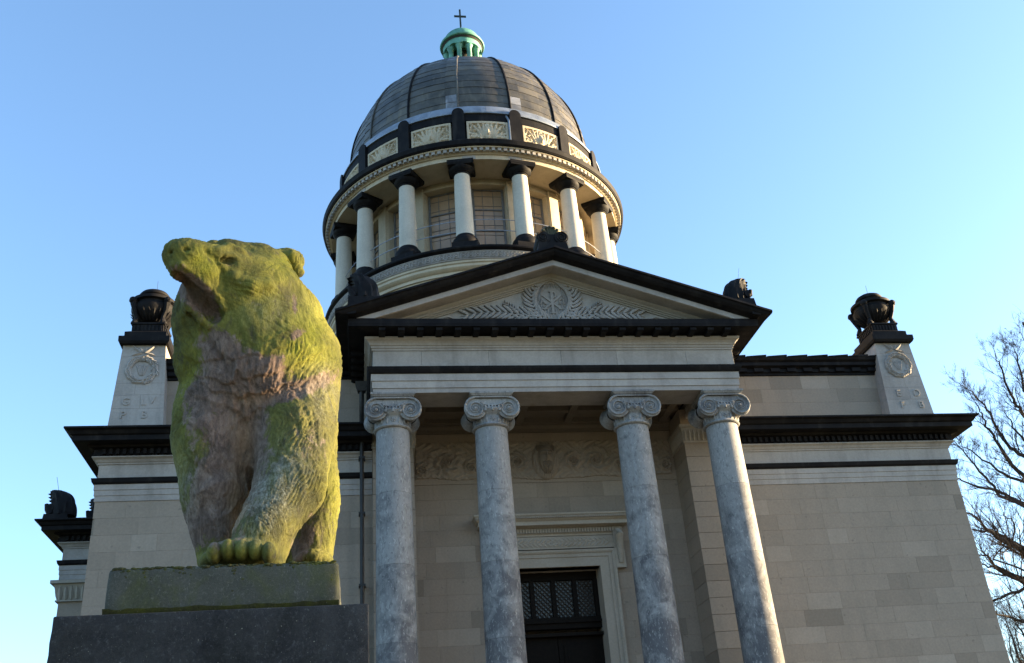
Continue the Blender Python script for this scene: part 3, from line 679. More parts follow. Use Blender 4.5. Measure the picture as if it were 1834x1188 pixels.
# ------------------------------------------------------------------ drum, colonnade and dome
YD = 17.27; DC = (0.08, YD); STEP = 22.5
def ring(name, prof, mat, parent=MAUS, n=128, sm=30, a0=0, a1=360): return obj(name, MB().rev(prof, n, DC, a0, a1), mat, parent, smooth=sm)
def pol(r, deg, z): a = R_(deg); return (DC[0] + r * math.sin(a), DC[1] - r * math.cos(a), z)
DB = empty('drum_base', (0, 0, 0), MAUS)
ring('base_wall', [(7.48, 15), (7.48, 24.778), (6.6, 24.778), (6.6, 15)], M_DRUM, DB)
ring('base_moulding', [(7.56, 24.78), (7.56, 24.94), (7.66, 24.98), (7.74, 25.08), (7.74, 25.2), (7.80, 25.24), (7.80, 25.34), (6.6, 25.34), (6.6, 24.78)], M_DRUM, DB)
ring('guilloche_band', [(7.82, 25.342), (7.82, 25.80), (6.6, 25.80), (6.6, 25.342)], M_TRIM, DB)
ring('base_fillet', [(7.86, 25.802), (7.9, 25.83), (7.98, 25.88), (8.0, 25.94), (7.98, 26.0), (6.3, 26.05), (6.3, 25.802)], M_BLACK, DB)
gl = MB(); NG = 150
for i in range(NG):
    d = 360 * i / NG
    if 100 < d < 250: continue
    c = Vector(pol(7.84, d, 25.57)); a = R_(d); t = Vector((math.cos(a), math.sin(a), 0)); nn = Vector((math.sin(a), -math.cos(a), 0))
    gl.tube([c + t * .115 * math.cos(q) + Vector((0, 0, .12 * math.sin(q))) + nn * .02 for q in np.linspace(0, 2 * PI, 9)], .028, 4, False)
    gl.ball(c + nn * .015, .045, 6, 4)
    for s in (1, -1): gl.tube([c + t * .165 * (q - .5) * 2 + Vector((0, 0, s * (.10 * math.cos((q - .5) * PI * 2) * -.9 + .07))) + nn * .02 for q in np.linspace(0, 1, 5)], .022, 4, False)
obj('guilloche', gl, M_TRIM, DB, kind='stuff')
dl = MB()
for z in (25.38, 25.76): dl.rev([(7.825, z - .02), (7.85, z - .015), (7.85, z + .015), (7.825, z + .02)], 128, DC)
obj('guilloche_border', dl, M_TRIM, DB)
ring('gallery_floor', [(6.6, 26.0), (7.8, 26.0), (7.8, 26.09), (5.2, 26.09), (5.2, 26.0)], M_BLACK, MAUS)
# drum wall with 16 windows
DW = empty('drum_wall', (0, 0, 0), MAUS); RW, RI = 5.95, 5.35
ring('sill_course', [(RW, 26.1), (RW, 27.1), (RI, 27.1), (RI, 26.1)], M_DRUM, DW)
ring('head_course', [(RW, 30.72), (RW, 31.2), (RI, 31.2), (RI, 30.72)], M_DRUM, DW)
HW = 8.1
pm = mesh('wall_pier', MB().rev([(RW, 27.102), (RW, 30.718), (RI, 30.718), (RI, 27.102)], 6, (0, 0), HW, STEP - HW), M_DRUM, 30)
pf = MB()
for s in (-1, 1): pf.rev([(RW + .06, 27.15), (RW + .06, 30.70), (RW - .02, 30.70), (RW - .02, 27.15)], 2, (0, 0), s * (HW + .9) - 1.0, s * (HW + .9) + .75)
pf.rev([(RW + .09, 30.71), (RW + .09, 30.86), (RW - .02, 30.86), (RW - .02, 30.71)], 8, (0, 0), -HW - 2, HW + 2)
pfm = mesh('window_surround', pf, M_DRUM, 30)
RG = 5.62; w2 = RG * math.sin(R_(HW)) - .02
fr = MB(); yg = -RG * math.cos(R_(HW))
for x in (-w2 + .05, w2 - .05): fr.box(x - .05, x + .05, yg - .05, yg + .05, 27.11, 30.71)
for z in (27.16, 28.3, 29.5, 30.66): fr.box(-w2 + .1, w2 - .1, yg - .045, yg + .045, z - .035, z + .035)
frm = mesh('window_frame', fr, M_WINFRAME)
ppm = mesh('wall_pilaster', MB().rev([(RW + .20, 26.1), (RW + .20, 30.95), (RW - .02, 30.95), (RW - .02, 26.1)], 4, (0, 0), -2.75, 2.75), M_DRUM, 30)
bars = MB()
for x in (-.26, .26): bars.box(x - .009, x + .009, yg - .03, yg + .012, 27.15, 30.66)
for i in range(6): z = 27.5 + i * .56; bars.box(-w2 + .1, w2 - .1, yg - .012, yg + .012, z - .006, z + .006)
brm = mesh('glazing_bars', bars, M_WINFRAME)
gpm = mesh('pane', MB().box(-w2 + .08, w2 - .08, yg + .014, yg + .022, 27.13, 30.68), M_GLASS)
for k in range(16):
    a = k * STEP
    put('wall_pier', pm, DW, DC + (0,), R_(a)); put('window_surround', pfm, DW, DC + (0,), R_(a)); put('wall_pilaster', ppm, DW, DC + (0,), R_(a + 11.25))
    f = put('window_frame', frm, DW, DC + (0,), R_(a)); put('pane', gpm, f); put('glazing_bars', brm, f)
ring('drum_inner_floor', [(0.01, 26.9), (5.3, 26.9), (5.3, 26.95), (0.01, 26.95)], M_DRUM, MAUS, 48)
# colonnade columns
def dcol():
    e = empty('drum_column', (0, 0, 26.1), MAUS); z0 = -26.1
    b = MB().box(-.60, .60, -.60, .60, 26.1, 26.38)
    b.rev([(0, 26.38), (.60, 26.38), (.63, 26.46), (.64, 26.58), (.60, 26.7), (.53, 26.76), (.50, 26.84), (.47, 26.9), (.44, 26.95), (0, 26.95)], 28, closed=False); b.shift((0, 0, z0)); obj('base', b, M_BLACK, e, smooth=40)
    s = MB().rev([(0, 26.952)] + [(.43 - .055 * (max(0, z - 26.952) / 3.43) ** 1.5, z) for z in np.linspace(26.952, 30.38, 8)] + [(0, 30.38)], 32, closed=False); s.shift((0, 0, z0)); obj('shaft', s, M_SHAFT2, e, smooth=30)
    c = MB().rev([(0, 30.382), (.40, 30.382), (.42, 30.42), (.40, 30.46), (.42, 30.48), (.46, 30.50), (.46, 30.52), (.53, 30.58), (.59, 30.67), (.61, 30.75), (0, 30.75)], 28, closed=False); c.shift((0, 0, z0)); obj('echinus', c, M_BLACK, e, smooth=30)
    a = MB().frus((-.60, .60, -.60, .60), (-.63, .63, -.63, .63), 30.752, 30.84).box(-.635, .635, -.635, .635, 30.842, 31.0); a.shift((0, 0, z0)); obj('abacus', a, M_BLACK, e)
    return e
dc0 = dcol()
for k in range(16):
    a = 11.25 + k * STEP; e = dc0 if k == 0 else dup(dc0, MAUS)
    e.location = pol(7.14, a, 26.1); e.rotation_euler = (0, 0, R_(a))
rl = MB()
rlm = MB()
for z in (27.3, 27.9): rlm.rev([(7.13, z - .013), (7.155, z - .013), (7.155, z + .013), (7.13, z + .013)], 6, (0, 0), -8.0, 8.0)
rlm = mesh('gallery_rail', rlm, M_RAIL)
for k in range(16): put('gallery_rail', rlm, MAUS, DC + (0,), R_(k * STEP))
# ring entablature
RE = empty('ring_entablature', (0, 0, 0), MAUS)
am = mesh('architrave_block', MB().rev([(7.66, 31.003), (7.66, 31.23), (5.9, 31.23), (5.9, 31.12), (6.3, 31.003)], 6, (0, 0), .06, STEP - .06), M_DRUM, 30)
km = mesh('joint_block', MB().rev([(7.675, 31.01), (7.675, 31.228), (7.4, 31.228), (7.4, 31.01)], 3, (0, 0), -2.4, 2.4), M_TRIM, 30)
for k in range(16):
    put('architrave_block', am, RE, DC + (0,), R_(11.25 + k * STEP)); 
    put('joint_block', km, RE, DC + (0,), R_(11.25 + k * STEP + (3.2 if k % 2 else -2.6)))
ring('bead_moulding', [(7.70, 31.232), (7.74, 31.25), (7.74, 31.28), (7.80, 31.31), (7.80, 31.33), (5.9, 31.33), (5.9, 31.232)], M_DRUM, RE)
ring('dentil_bed', [(7.84, 31.332), (7.84, 31.475), (7.98, 31.478), (8.0, 31.53), (6.0, 31.53), (6.0, 31.332)], M_DRUM, RE)
dn = MB(); ND = 172
for i in range(ND):
    d = 360 * i / ND
    if 115 < d < 235: continue
    dn.rev([(7.96, 31.32), (7.96, 31.47), (7.835, 31.47), (7.835, 31.32)], 1, DC, d, d + 1.2)
obj('dentil_course', dn, M_TRIM, RE, kind='stuff')
ring('ring_cornice', [(8.0, 31.532), (8.02, 31.535), (8.06, 31.54), (8.08, 31.57), (8.12, 31.60), (8.17, 31.82), (8.15, 31.86), (6.2, 32.2), (6.2, 31.532)], M_BLACK, RE)
# attic drum with relief panels
AD = empty('attic_drum', (0, 0, 0), MAUS); RA = 7.2
ring('attic_core', [(RA - .22, 31.9), (RA - .22, 34.15), (6.0, 34.15), (6.0, 31.9)], M_BLACK, AD)
bb = mesh('black_stone', MB().rev([(RA, 33.72), (RA, 34.14), (RA - .25, 34.14), (RA - .25, 33.72)], 3, (0, 0), -3.02, 3.02), M_BLACK, 30)
pl = MB()
arc = [(.30 * math.cos(t), 34.15 + .30 * math.sin(t)) for t in np.linspace(0, PI, 12)]
pl.prism([(-.30, 32.0), (.30, 32.0)] + arc, -(RA + .14), -(RA - .1)); plm = mesh('pilaster_block', pl, M_BLACK)
th = np.linspace(-8.4, 8.4, 66); zs = np.linspace(32.4, 33.68, 44); tt, zz = np.meshgrid(th, zs, indexing='ij')
x = tt / 8.4; z = (zz - 33.04) / .64
h = np.full_like(x, .0)
inn = (np.abs(x) < .86) & (np.abs(z) < .74)
lv = np.zeros_like(x)
for s in (-1, 1):
    for q in range(9):
        a = -1.25 + q * .31; dx, dz = s * x - .22, z + .55
        if q in (1, 4): continue
        u = (dx * 1.05 * math.cos(a + .7) + dz * math.sin(a + .7) * .62); w = -dx * 1.05 * math.sin(a + .7) + dz * math.cos(a + .7) * .62; w = w + .12 * (u - .4) ** 2
        lv = np.maximum(lv, np.clip(1 - ((u - .5) / .52) ** 2 - (w / .085) ** 2, 0, 1) ** .5 * (.6 + .4 * np.clip(u, 0, 1)))
rl_ = random.Random(31)
for (ax, az, aa, al_) in [(.30, .62, -.5, .34), (.45, .30, .5, .30), (.62, -.15, 1.0, .34), (.78, .35, 1.9, .36), (.55, .55, .1, .30), (.80, -.45, 2.2, .34), (.36, -.35, 1.3, .3), (.68, .08, -.6, .28), (.5, -.55, .1, .34), (.74, .62, -2.5, .26)]:
    for s in (-1, 1):
        dx, dz = s * x - ax, (z - az) * .62; u = dx * math.cos(aa) + dz * math.sin(aa); w = -dx * math.sin(aa) + dz * math.cos(aa); w = w + .9 * u * u
        lv = np.maximum(lv, np.clip(1 - (u / (al_ * .62)) ** 2 - (w / .062) ** 2, 0, 1) ** .5 * (.75 + .25 * np.cos(w * 60)))
fc = np.clip(1 - (x / .19) ** 2 - ((z + .05) / .62) ** 2, 0, 1) ** .5
fc += .45 * np.exp(-(x / .045) ** 2 - ((z + .05) / .22) ** 2) - .5 * (np.exp(-((x - .08) / .05) ** 2 - ((z - .14) / .1) ** 2) + np.exp(-((x + .08) / .05) ** 2 - ((z - .14) / .1) ** 2)) - .35 * np.exp(-(x / .08) ** 2 - ((z + .38) / .05) ** 2)
crown = np.clip(1 - (x / .28) ** 2 - ((z - .5) / .26) ** 2, 0, 1) ** .5 * (.8 + .3 * np.sin(x * 50))
h = np.where(inn, -.09 + .15 * np.maximum(lv, np.maximum(fc * 1.15, crown)), .04)
h[0] = h[-1] = -.15; h[:, 0] = h[:, -1] = -.15
rr = RA + h
Pg = np.stack([rr * np.sin(np.radians(tt)), -rr * np.cos(np.radians(tt)), zz], -1)[::-1]
rp = mesh('relief_panel', MB().grid(Pg), M_DRUM, 60)
for v_ in rp.polygons: pass
for k in range(16):
    a = k * STEP
    if 110 < a < 250: continue
    put('relief_panel', rp, AD, DC + (0,), R_(a)); put('pilaster_block', plm, AD, DC + (0,), R_(a + 11.25))
    for q in (-1, 0, 1): put('black_stone', bb, AD, DC + (0,), R_(a + q * 6.1))
put('rain_pipe', mesh('rain_pipe', MB().tube([(0, 0, 32.4), (0, 0, 33.75), (-.1, .1, 34.1)], .055, 8), M_LEADBLUE, 40), AD, pol(RA + .1, 8.55, 0))
bl = mesh('lead_sheet', MB().rev([(7.16, 34.152), (7.27, 34.16), (7.28, 34.22), (7.02, 34.78), (6.7, 34.84), (6.5, 34.6), (6.5, 34.152)], 4, (0, 0), .03, STEP / 2 - .03), M_LEADBLUE, 30)
LB = empty('lead_band', (0, 0, 0), MAUS)
for k in range(32): put('lead_sheet', bl, LB, DC + (0,), R_(k * STEP / 2))
# dome: overlapping sheets
Z0, HD, RD, PW_ = 34.8, 7.2, 6.75, 2.15
def dr(z): return RD * max(0, 1 - ((z - Z0) / HD) ** PW_) ** (1 / PW_)
DM = empty('dome', (0, 0, 0), MAUS)
ring('dome_shell', [(dr(z) - .05, z) for z in Z0 + HD * np.linspace(0, .985, 30)] + [(.3, Z0 + HD * .98), (.3, Z0)], M_LEAD, DM, 96)
# courses of roughly equal length up the curve
zz_ = np.linspace(0, .975, 400); cz_ = [(dr(Z0 + HD * u), Z0 + HD * u) for u in zz_]
sl = np.concatenate([[0], np.cumsum([math.dist(a, b) for a, b in zip(cz_, cz_[1:])])]); NC = 18
ci = [int(np.searchsorted(sl, sl[-1] * i / NC)) for i in range(NC)] + [399]
rs = random.Random(4)
for k in range(-5, 6):              # sectors centred on k * STEP; a strip of short sheets runs beside each rib
    lo_, hi_ = (k - .5) * STEP, (k + .5) * STEP
    for j in range(NC):
        i0, i1 = ci[j], ci[j + 1]; im = (i0 + i1) // 2
        jt = rs.uniform(-.006, .008); prof = [(cz_[i0][0] + .026 + jt, cz_[i0][1] - .008), (cz_[im][0] + .019 + jt, cz_[im][1]), (cz_[i1][0] + .006, cz_[i1][1] + .008), (cz_[i1][0] - .04, cz_[i1][1]), (cz_[i0][0] - .03, cz_[i0][1])]
        w0, w1 = (lo_ + .4, hi_ - .4) if k == 0 else ((lo_ + 5.3, hi_ - .4) if k > 0 else (lo_ + .4, hi_ - 5.3))
        obj('dome_panel', MB().rev(prof, 6, DC, w0, w1), M_LEAD, DM, smooth=25)
        if k:
            pale = abs(k) == 1 and (j in (0, 1) or (k < 0 and j in (9, 10, 11, 12, 13)) or (k > 0 and j in (10, 11)))
            s0, s1 = (lo_ + .4, lo_ + 5.2) if k > 0 else (hi_ - 5.2, hi_ - .4)
            obj('dome_panel', MB().rev([(r + .035, z) for r, z in prof[:3]] + prof[3:], 2, DC, s0, s1), M_LEADLIGHT if pale else M_LEAD, DM, smooth=25)
for k in range(-5, 5):
    a = (k + .5) * STEP; pts = [pol(r + .05, a, z) for r, z in cz_[::22]]
    obj('dome_rib', MB().tube(pts, .06, 6), M_LEAD if k in (-1, -3) else M_BLACK, DM, smooth=40)
# lantern
LN = empty('lantern', (0, 0, 0), MAUS); LC = (DC[0], DC[1])
ring('lantern_base', [(0.05, 41.7), (1.35, 41.7), (1.35, 42.1), (1.25, 42.2), (1.25, 42.6), (.05, 42.6)], M_COPPER, LN, 48)
ring('lantern_core', [(.05, 42.6), (.42, 42.6), (.42, 44.75), (.05, 44.75)], M_DARK, LN, 24)
lc = MB().rev([(0, 42.6), (.20, 42.6), (.20, 42.72), (.16, 42.76), (.145, 44.45), (.17, 44.5), (.22, 44.6), (.22, 44.66), (0, 44.66)], 16, closed=False).box(-.23, .23, -.23, .23, 44.66, 44.74)
lcm = mesh('lantern_column', lc, M_COPPER, 40)
for k in range(10): put('lantern_column', lcm, LN, pol(.95, 18 + 36 * k, 0), R_(18 + 36 * k))
ring('lantern_ring', [(1.16, 44.742), (1.16, 45.05), (1.18, 45.08), (.6, 45.08), (.6, 44.742)], M_COPPER, LN, 64)
ring('lantern_soffit', [(1.20, 45.082), (1.24, 45.2), (.4, 45.2), (.4, 45.082)], M_DARK, LN, 64)
ring('lantern_cap', [(1.24, 45.202), (1.33, 45.22), (1.36, 45.30), (1.33, 45.38), (1.22, 45.42)] + [(1.16 * math.cos(t), 45.44 + 1.0 * math.sin(t)) for t in np.linspace(.05, 1.5, 12)] + [(.05, 46.45), (.05, 45.202)], M_COPPER, LN, 64)
cr = MB().ball((LC[0], LC[1], 46.62), .17, 12, 8).rev([(.0, 46.4), (.12, 46.4), (.06, 46.55), (.0, 46.55)], 12, LC, closed=False)
cr.rev([(.0, 46.75), (.1, 46.76), (.05, 46.95), (.045, 47.1), (0, 47.1)], 12, LC, closed=False)
cr.box(LC[0] - .05, LC[0] + .05, LC[1] - .04, LC[1] + .04, 47.0, 48.45).box(LC[0] - .37, LC[0] + .37, LC[1] - .038, LC[1] + .038, 47.83, 47.94)
obj('cross', cr, M_CROSS, LN, smooth=40)

# ------------------------------------------------------------------ corner pylons with urns
def pylon(sx, letters):
    e = empty('pylon', (sx * 13.13, 2.8, 14.3), MAUS); ox, oy, oz = sx * 13.13, 2.8, 14.3
    lv = [14.3, 14.96, 15.43, 15.85, 16.8, 17.22]
    def hx(z): t = (z - 14.3) / 2.92; return .84 - .165 * t
    def fy(z): return 2.0 + .06 * (z - 14.3) / 2.92 - oy
    for a, b in zip(lv, lv[1:]):
        cuts = [-1, 1] if b - a > .6 or a > 16.5 else [-1, random.uniform(-.2, .3), 1]
        for p, q in zip(cuts, cuts[1:]):
            m = MB().frus((p * hx(a) + .003, q * hx(a) - .003, fy(a), .8), (p * hx(b) + .003, q * hx(b) - .003, fy(b), .8), a - oz + .003, b - oz - .003)
            obj('pylon_block', m, M_TRIM, e)
    cp = MB().frus((-.76, .76, -.90, .87), (-.80, .80, -.94, .91), 17.225 - oz, 17.30 - oz).box(-.80, .80, -.94, .91, 17.302 - oz, 17.48 - oz).box(-.66, .66, -.80, .77, 17.481 - oz, 17.70 - oz).frus((-.66, .66, -.8, .77), (-.54, .54, -.68, .66), 17.701 - oz, 17.78 - oz)
    obj('cap', cp, M_BLACK, e)
    w = MB(); y = fy(16.3) - .01; zc = 16.32 - oz
    for i in range(34):
        a = 2 * PI * i / 34
        for q, rr in ((1, .34), (-1, .40), (0, .46)):
            d = (math.cos(a) * 1 + math.sin(a) * q * .5, -.1, -math.sin(a) + math.cos(a) * q * .5)
            w.leaf((rr * math.sin(a), y - .01, zc + rr * math.cos(a)), d, .19, .10, .05, NRM, random.uniform(-.3, .3))
    w.tube([(.4 * math.sin(a), y + .02, zc + .4 * math.cos(a)) for a in np.linspace(0, 2 * PI, 30)], .03, 6)
    for i in range(5): x = -.12 + .06 * i; w.leaf((x * .4, y, zc - .2), (x * 1.6, 0, 1), .40, .08, .035, NRM, -x)
    for s in (-1, 1):
        w.leaf((s * .05, y, 16.93 - oz), (s, 0, .45), .40, .10, .05, NRM, .25 * s); w.leaf((s * .05, y, 16.93 - oz), (s, 0, -.05), .34, .08, .04, NRM, -.2 * s); w.leaf((s * .04, y, 16.95 - oz), (s * .5, 0, .9), .2, .1, .04, NRM)
    obj('wreath_relief', w, M_TRIM, e, smooth=40)
    for ch, px, pz in letters:
        cu = bpy.data.curves.new('glyph', 'FONT'); cu.body = ch; cu.size = .36; cu.extrude = .012; cu.bevel_depth = .006; cu.align_x = 'CENTER'
        to = bpy.data.objects.new('tmp', cu); COL.objects.link(to); bpy.context.view_layer.update()
        me = bpy.data.meshes.new_from_object(to); bpy.data.objects.remove(to); me.materials.clear(); me.materials.append(M_TRIM)
        o = put('carved_letter', me, e, (px, fy(pz) - .006, pz - oz)); o.rotation_euler = (PI / 2, 0, 0)
    rod = MB().tube([(.05, 0, 19.55 - oz), (.05, 0, 20.1 - oz)], .006, 4); obj('lightning_rod', rod, M_IRON, e)
    return e
pylon(-1, [('G', -.38, 15.08), ('L', .16, 15.08), ('V', .42, 15.12), ('P', -.42, 14.62), ('B', .22, 14.62)])
pylon(1, [('E', -.30, 15.08), ('D', .40, 15.08), ('F', -.26, 14.62), ('B', .44, 14.62)])
def urn(sx, label):
    e = tag(empty('stone_urn', (sx * 13.13, 2.78, 17.785)), label, 'urn', 'urns on the corner pylons')
    b = MB().box(-.50, .50, -.56, .56, 0, .30).box(-.54, .54, -.60, .60, .302, .36)
    for i in range(8):
        x = -.42 + i * .12; b.box(x - .03, x + .03, -.585, -.55, .05, .27); b.box(x - .03, x + .03, .55, .585, .05, .27)
        for s in (-1, 1): b.box(*sorted((s * .495, s * .53)), x - .03, x + .03, .05, .27)
    obj('fluted_block', b, M_BLACK, e)
    bo = MB().rev([(0, .52), (.18, .52), (.40, .60), (.60, .78), (.70, 1.0), (.71, 1.12), (.64, 1.20), (.64, 1.26), (.74, 1.30), (.74, 1.40), (.62, 1.42), (.55, 1.45), (0, 1.45)], 28, closed=False)
    for i in range(24): a = 2 * PI * i / 24; bo.leaf((.36 * math.sin(a), -.36 * math.cos(a), .58), (math.sin(a) * .6, -math.cos(a) * .6, .55), .5, .12, .045, (math.sin(a) * .6, -math.cos(a) * .6, -.5))
    obj('bowl', bo, M_BLACK, e, smooth=35)
    obj('lid', MB().rev([(0, 1.452), (.48, 1.452), (.50, 1.50), (.46, 1.56), (.50, 1.60), (.50, 1.66), (.44, 1.74), (.30, 1.82), (0, 1.84)], 28, closed=False), M_BLACK, e, smooth=35)
    for q in range(4):
        a = R_(45 + 90 * q); x, y = math.sin(a), -math.cos(a)
        l = MB().tube([(x * .60, y * .60, .36), (x * .64, y * .64, .48), (x * .60, y * .60, .62), (x * .70, y * .70, .9), (x * .77, y * .77, 1.12), (x * .74, y * .74, 1.28)], [.13, .10, .075, .085, .11, .10], 8)
        l.ball((x * .64, y * .64, .40), .14, 8, 5, (1, 1, .6)).ball((x * .80, y * .80, 1.22), .13, 8, 6)
        obj('lion_leg', l, M_BLACK, e, smooth=40)
    return e
urn(-1, 'blackened stone urn on the pylon partly behind the bear'); urn(1, 'blackened stone urn on the free standing pylon near the bare tree')

# roof ornaments -------------------------------------------------------------
def acro(loc, sx, label, group, sc=1.0, yaw=0):
    """palmette acroterion in profile: a ribbed shell bulging backwards, curling over at the top, with a scroll at its foot"""
    e = tag(empty('acroterion', loc), label, 'roof ornament', group); e.scale = (sc, sc, sc)
    sh = MB(); N = 26; rows = []
    for i in range(15):
        t = i / 14; z = .10 + 1.02 * math.sin(t * 1.5); cx = -sx * (.18 - .42 * t ** 2.2 * 1.0) ; ra = .40 * (1 - t ** 2.4) ** .5 + .045; rb = .44 * (1 - .55 * t * t)
        row = []
        for q in range(N):
            a = 2 * PI * q / N; rib = 1 + .10 * math.cos(11 * a + 5 * t)
            row.append((cx + ra * math.cos(a) * rib, rb * math.sin(a) * rib, z))
        rows.append(row)
    vs = [p for r in rows for p in r]; fs = [(i * N + q, i * N + (q + 1) % N, (i + 1) * N + (q + 1) % N, (i + 1) * N + q) for i in range(14) for q in range(N)] + [tuple(range(N))[::-1], tuple(14 * N + q for q in range(N))]
    sh.add(vs, fs)
    for i in range(6):
        z = .25 + .13 * i; sh.leaf((sx * .1, 0, z), (sx, 0, .25), .26 + .03 * i, .5, .1, (0, 0, 1))
    obj('palmette', sh, M_BLACK, e, smooth=50)
    obj('scroll', MB().tube([(sx * .28, -.34, .36), (sx * .28, .34, .36)], [.16, .16], 12).tube([(sx * .22, -.3, .12), (sx * .34, -.3, .3), (sx * .40, -.3, .52)], [.12, .1, .07], 8).tube([(sx * .22, .3, .12), (sx * .34, .3, .3), (sx * .40, .3, .52)], [.12, .1, .07], 8), M_BLACK, e, smooth=40)
    obj('plinth', MB().frus((-.46, .46, -.44, .44), (-.42, .42, -.42, .42), -.25, .1), M_BLACK, e)
    obj('lightning_rod', MB().tube([(sx * .1, 0, 1.1), (sx * .25, 0, 1.7)], .007, 4), M_IRON, e)
    return e
acro((6.14, -1.15, 16.98), 1, 'black carved acroterion standing clear against the sky on the pediment corner', 'corner ornaments of the pediment', .84)
acro((-6.14, -1.15, 16.98), -1, 'black carved acroterion on the pediment corner in front of the dome drum', 'corner ornaments of the pediment', .9)
acro((-17.5, 10.5, 14.12), -1, 'black curved ornament on the outer cornice corner of the side porch', 'corner ornaments of the side porch')
acro((-16.3, 11.5, 14.2), -1, 'black curved ornament partly hidden behind the wing on the side porch roof', 'corner ornaments of the side porch', .9)
e = tag(empty('apex_ornament', (0, -1.3, AP)), 'black scrolled ornament crowning the tip of the pediment', 'roof ornament'); e.scale = (.84, .84, .84)
sc = MB()
for s in (-1, 1):
    sc.tube([(s * .36, -.35, .46), (s * .36, .5, .46)], [.27, .25], 20)
    sc.tube([(s * .36 + s * r * math.sin(t), -.36, .46 + r * math.cos(t)) for t, r in zip(np.linspace(0, 12, 40), .25 * np.exp(-np.linspace(0, 12, 40) * .1))], .025, 5)
sc.box(-.36, .36, -.3, .45, .2, .62)
obj('double_scroll', sc, M_BLACK, e, smooth=40)
pmx = MB()
for i in range(7):
    a = R_(-66 + 22 * i); pmx.tube([(.06 * math.sin(a), .02, .6), (.28 * math.sin(a), -.03, .62 + .34 * math.cos(a)), (.42 * math.sin(a), -.12, .60 + .50 * math.cos(a)), (.40 * math.sin(a), -.2, .56 + .50 * math.cos(a))], [.05, .085, .075, .03], 7)
obj('palmette', pmx, plain('greenish_black_stone', (.03, .035, .025), .7, 0, (.07, .075, .05), 6), e, smooth=50)
obj('saddle', MB().prism([(-.62, -.16), (-.55, .22), (.55, .22), (.62, -.16), (0, .06)], -.36, .5), M_BLACK, e)
# ------------------------------------------------------------------ pedestal and bear
YP = -22.4
zt = at(400, 1011, YP)[2]; zb_ = at(375, 1094, YP - .06)[2]
xl, xr = at(95, 1103, YP - .08)[0], at(660, 1085, YP - .08)[0]
e = tag(empty('pedestal', ((xl + xr) / 2, YP + 1.0, 0)), 'big black weathered stone pedestal under the bear statue', 'pedestal')
def rbox(x0, x1, y0, y1, z0, z1, r, nseg=10, jit=0.0, seed=0):
    """block with worn, rounded edges: a gridded box pushed back inside a rounding radius"""
    q = random.Random(seed); m = MB(); cx, cy, cz = (x0 + x1) / 2, (y0 + y1) / 2, (z0 + z1) / 2; hx, hy, hz = (x1 - x0) / 2, (y1 - y0) / 2, (z1 - z0) / 2
    def seq(h): 
        k = max(2, int(2 * h / .06)); a = list(np.linspace(-h + r, h - r, k)); return [-h, -h + r * .4] + a + [h - r * .4, h]
    ax = [seq(hx), seq(hy), seq(hz)]; H = (hx, hy, hz)
    for d in range(3):
        u, v = [i for i in range(3) if i != d]
        for s in (-1, 1):
            A, B = ax[u], ax[v]; P = np.zeros((len(A), len(B), 3))
            for i, a in enumerate(A):
                for j, b in enumerate(B):
                    p = [0, 0, 0]; p[d] = s * H[d]; p[u] = a; p[v] = b
                    c = [max(-H[t] + r, min(H[t] - r, p[t])) for t in range(3)]; dv = Vector(p) - Vector(c)
                    if dv.length > 1e-6: dv = dv.normalized() * r
                    P[i, j] = [c[t] + dv[t] + (cx, cy, cz)[t] for t in range(3)]
            flip = (s > 0) != (d == 1)
            m.grid(P if not flip else P[::-1])
    if jit:
        out = []
        for x, y, z in m.v:
            k = math.sin(x * 23 + z * 17) * math.sin(y * 19 + z * 29 + 1) + .6 * math.sin(x * 61 + y * 47 + z * 53); out.append((x + jit * k, y + jit * k * .8, z + jit * k * .6))
        m.v = out
    return m
cxp, cyp = (xl + xr) / 2, YP + 1.0
obj('top_block', rbox(xl, xr, YP - .08, YP + 2.6, zb_ - .95, zb_, .009, jit=.0025).shift((-cxp, -cyp, 0)), M_PED, e, smooth=45)
obj('lower_block', rbox(xl - .01, xr + .01, YP - .09, YP + 2.61, .3, zb_ - .955, .009, jit=.0025).shift((-cxp, -cyp, 0)), M_PED, e, smooth=45)
obj('foot_block', rbox(xl - .15, xr + .15, YP - .25, YP + 2.75, 0, .298, .03).shift((-cxp, -cyp, 0)), M_PED, e, smooth=45)

px0, px1 = at(190, 1050, YP)[0], at(606, 1050, YP)[0]
BL = ((px0 + px1) / 2, YP + 1.0, zb_)
BE = tag(empty('bear_statue', BL), 'moss covered stone bear with raised turned head on the black pedestal', 'statue')
mB = (-BL[0], -BL[1], -BL[2])
pb = rbox(px0, px1, YP, YP + 2.45, zb_ + .004, zt, .03, jit=.004)
obj('plinth', pb.shift(mB), M_PLINTH, BE, smooth=50)
tm = MB(); q_ = random.Random(12)
for x in np.arange(px0 + .03, px1 - .02, .012):
    if q_.random() < .75: tm.ball((x, YP + q_.uniform(.004, .02), zt - q_.uniform(.002, .012)), q_.uniform(.008, .02), 6, 4, (1.3, .7, .6))
for _ in range(160): tm.ball((q_.uniform(px0 + .02, px1 - .02), YP + .004, zt - abs(q_.gauss(0, .05)) - .01), q_.uniform(.004, .010), 6, 4, (1.2, .5, 1))
obj('moss_tufts', tm.shift(mB), M_PMOSS, BE, smooth=60, kind='stuff')
pe = MB(); r_ = random.Random(2); xs_ = np.linspace(px0 - .004, px1 + .004, 40)
pv = []
for x in xs_: k = r_.uniform(-.004, .006); pv.append([(x, YP - .006, zb_ + .040 + k * .7), (x, YP - .012 - abs(k), zb_ + .038 + k), (x, YP + .0, zb_ + .016), (x, YP + .012, zb_ + .004 + max(0, k * .5))])
obj('mossy_edge', pe.grid(np.array(pv)).shift(mB), M_PMOSS, BE, smooth=60)

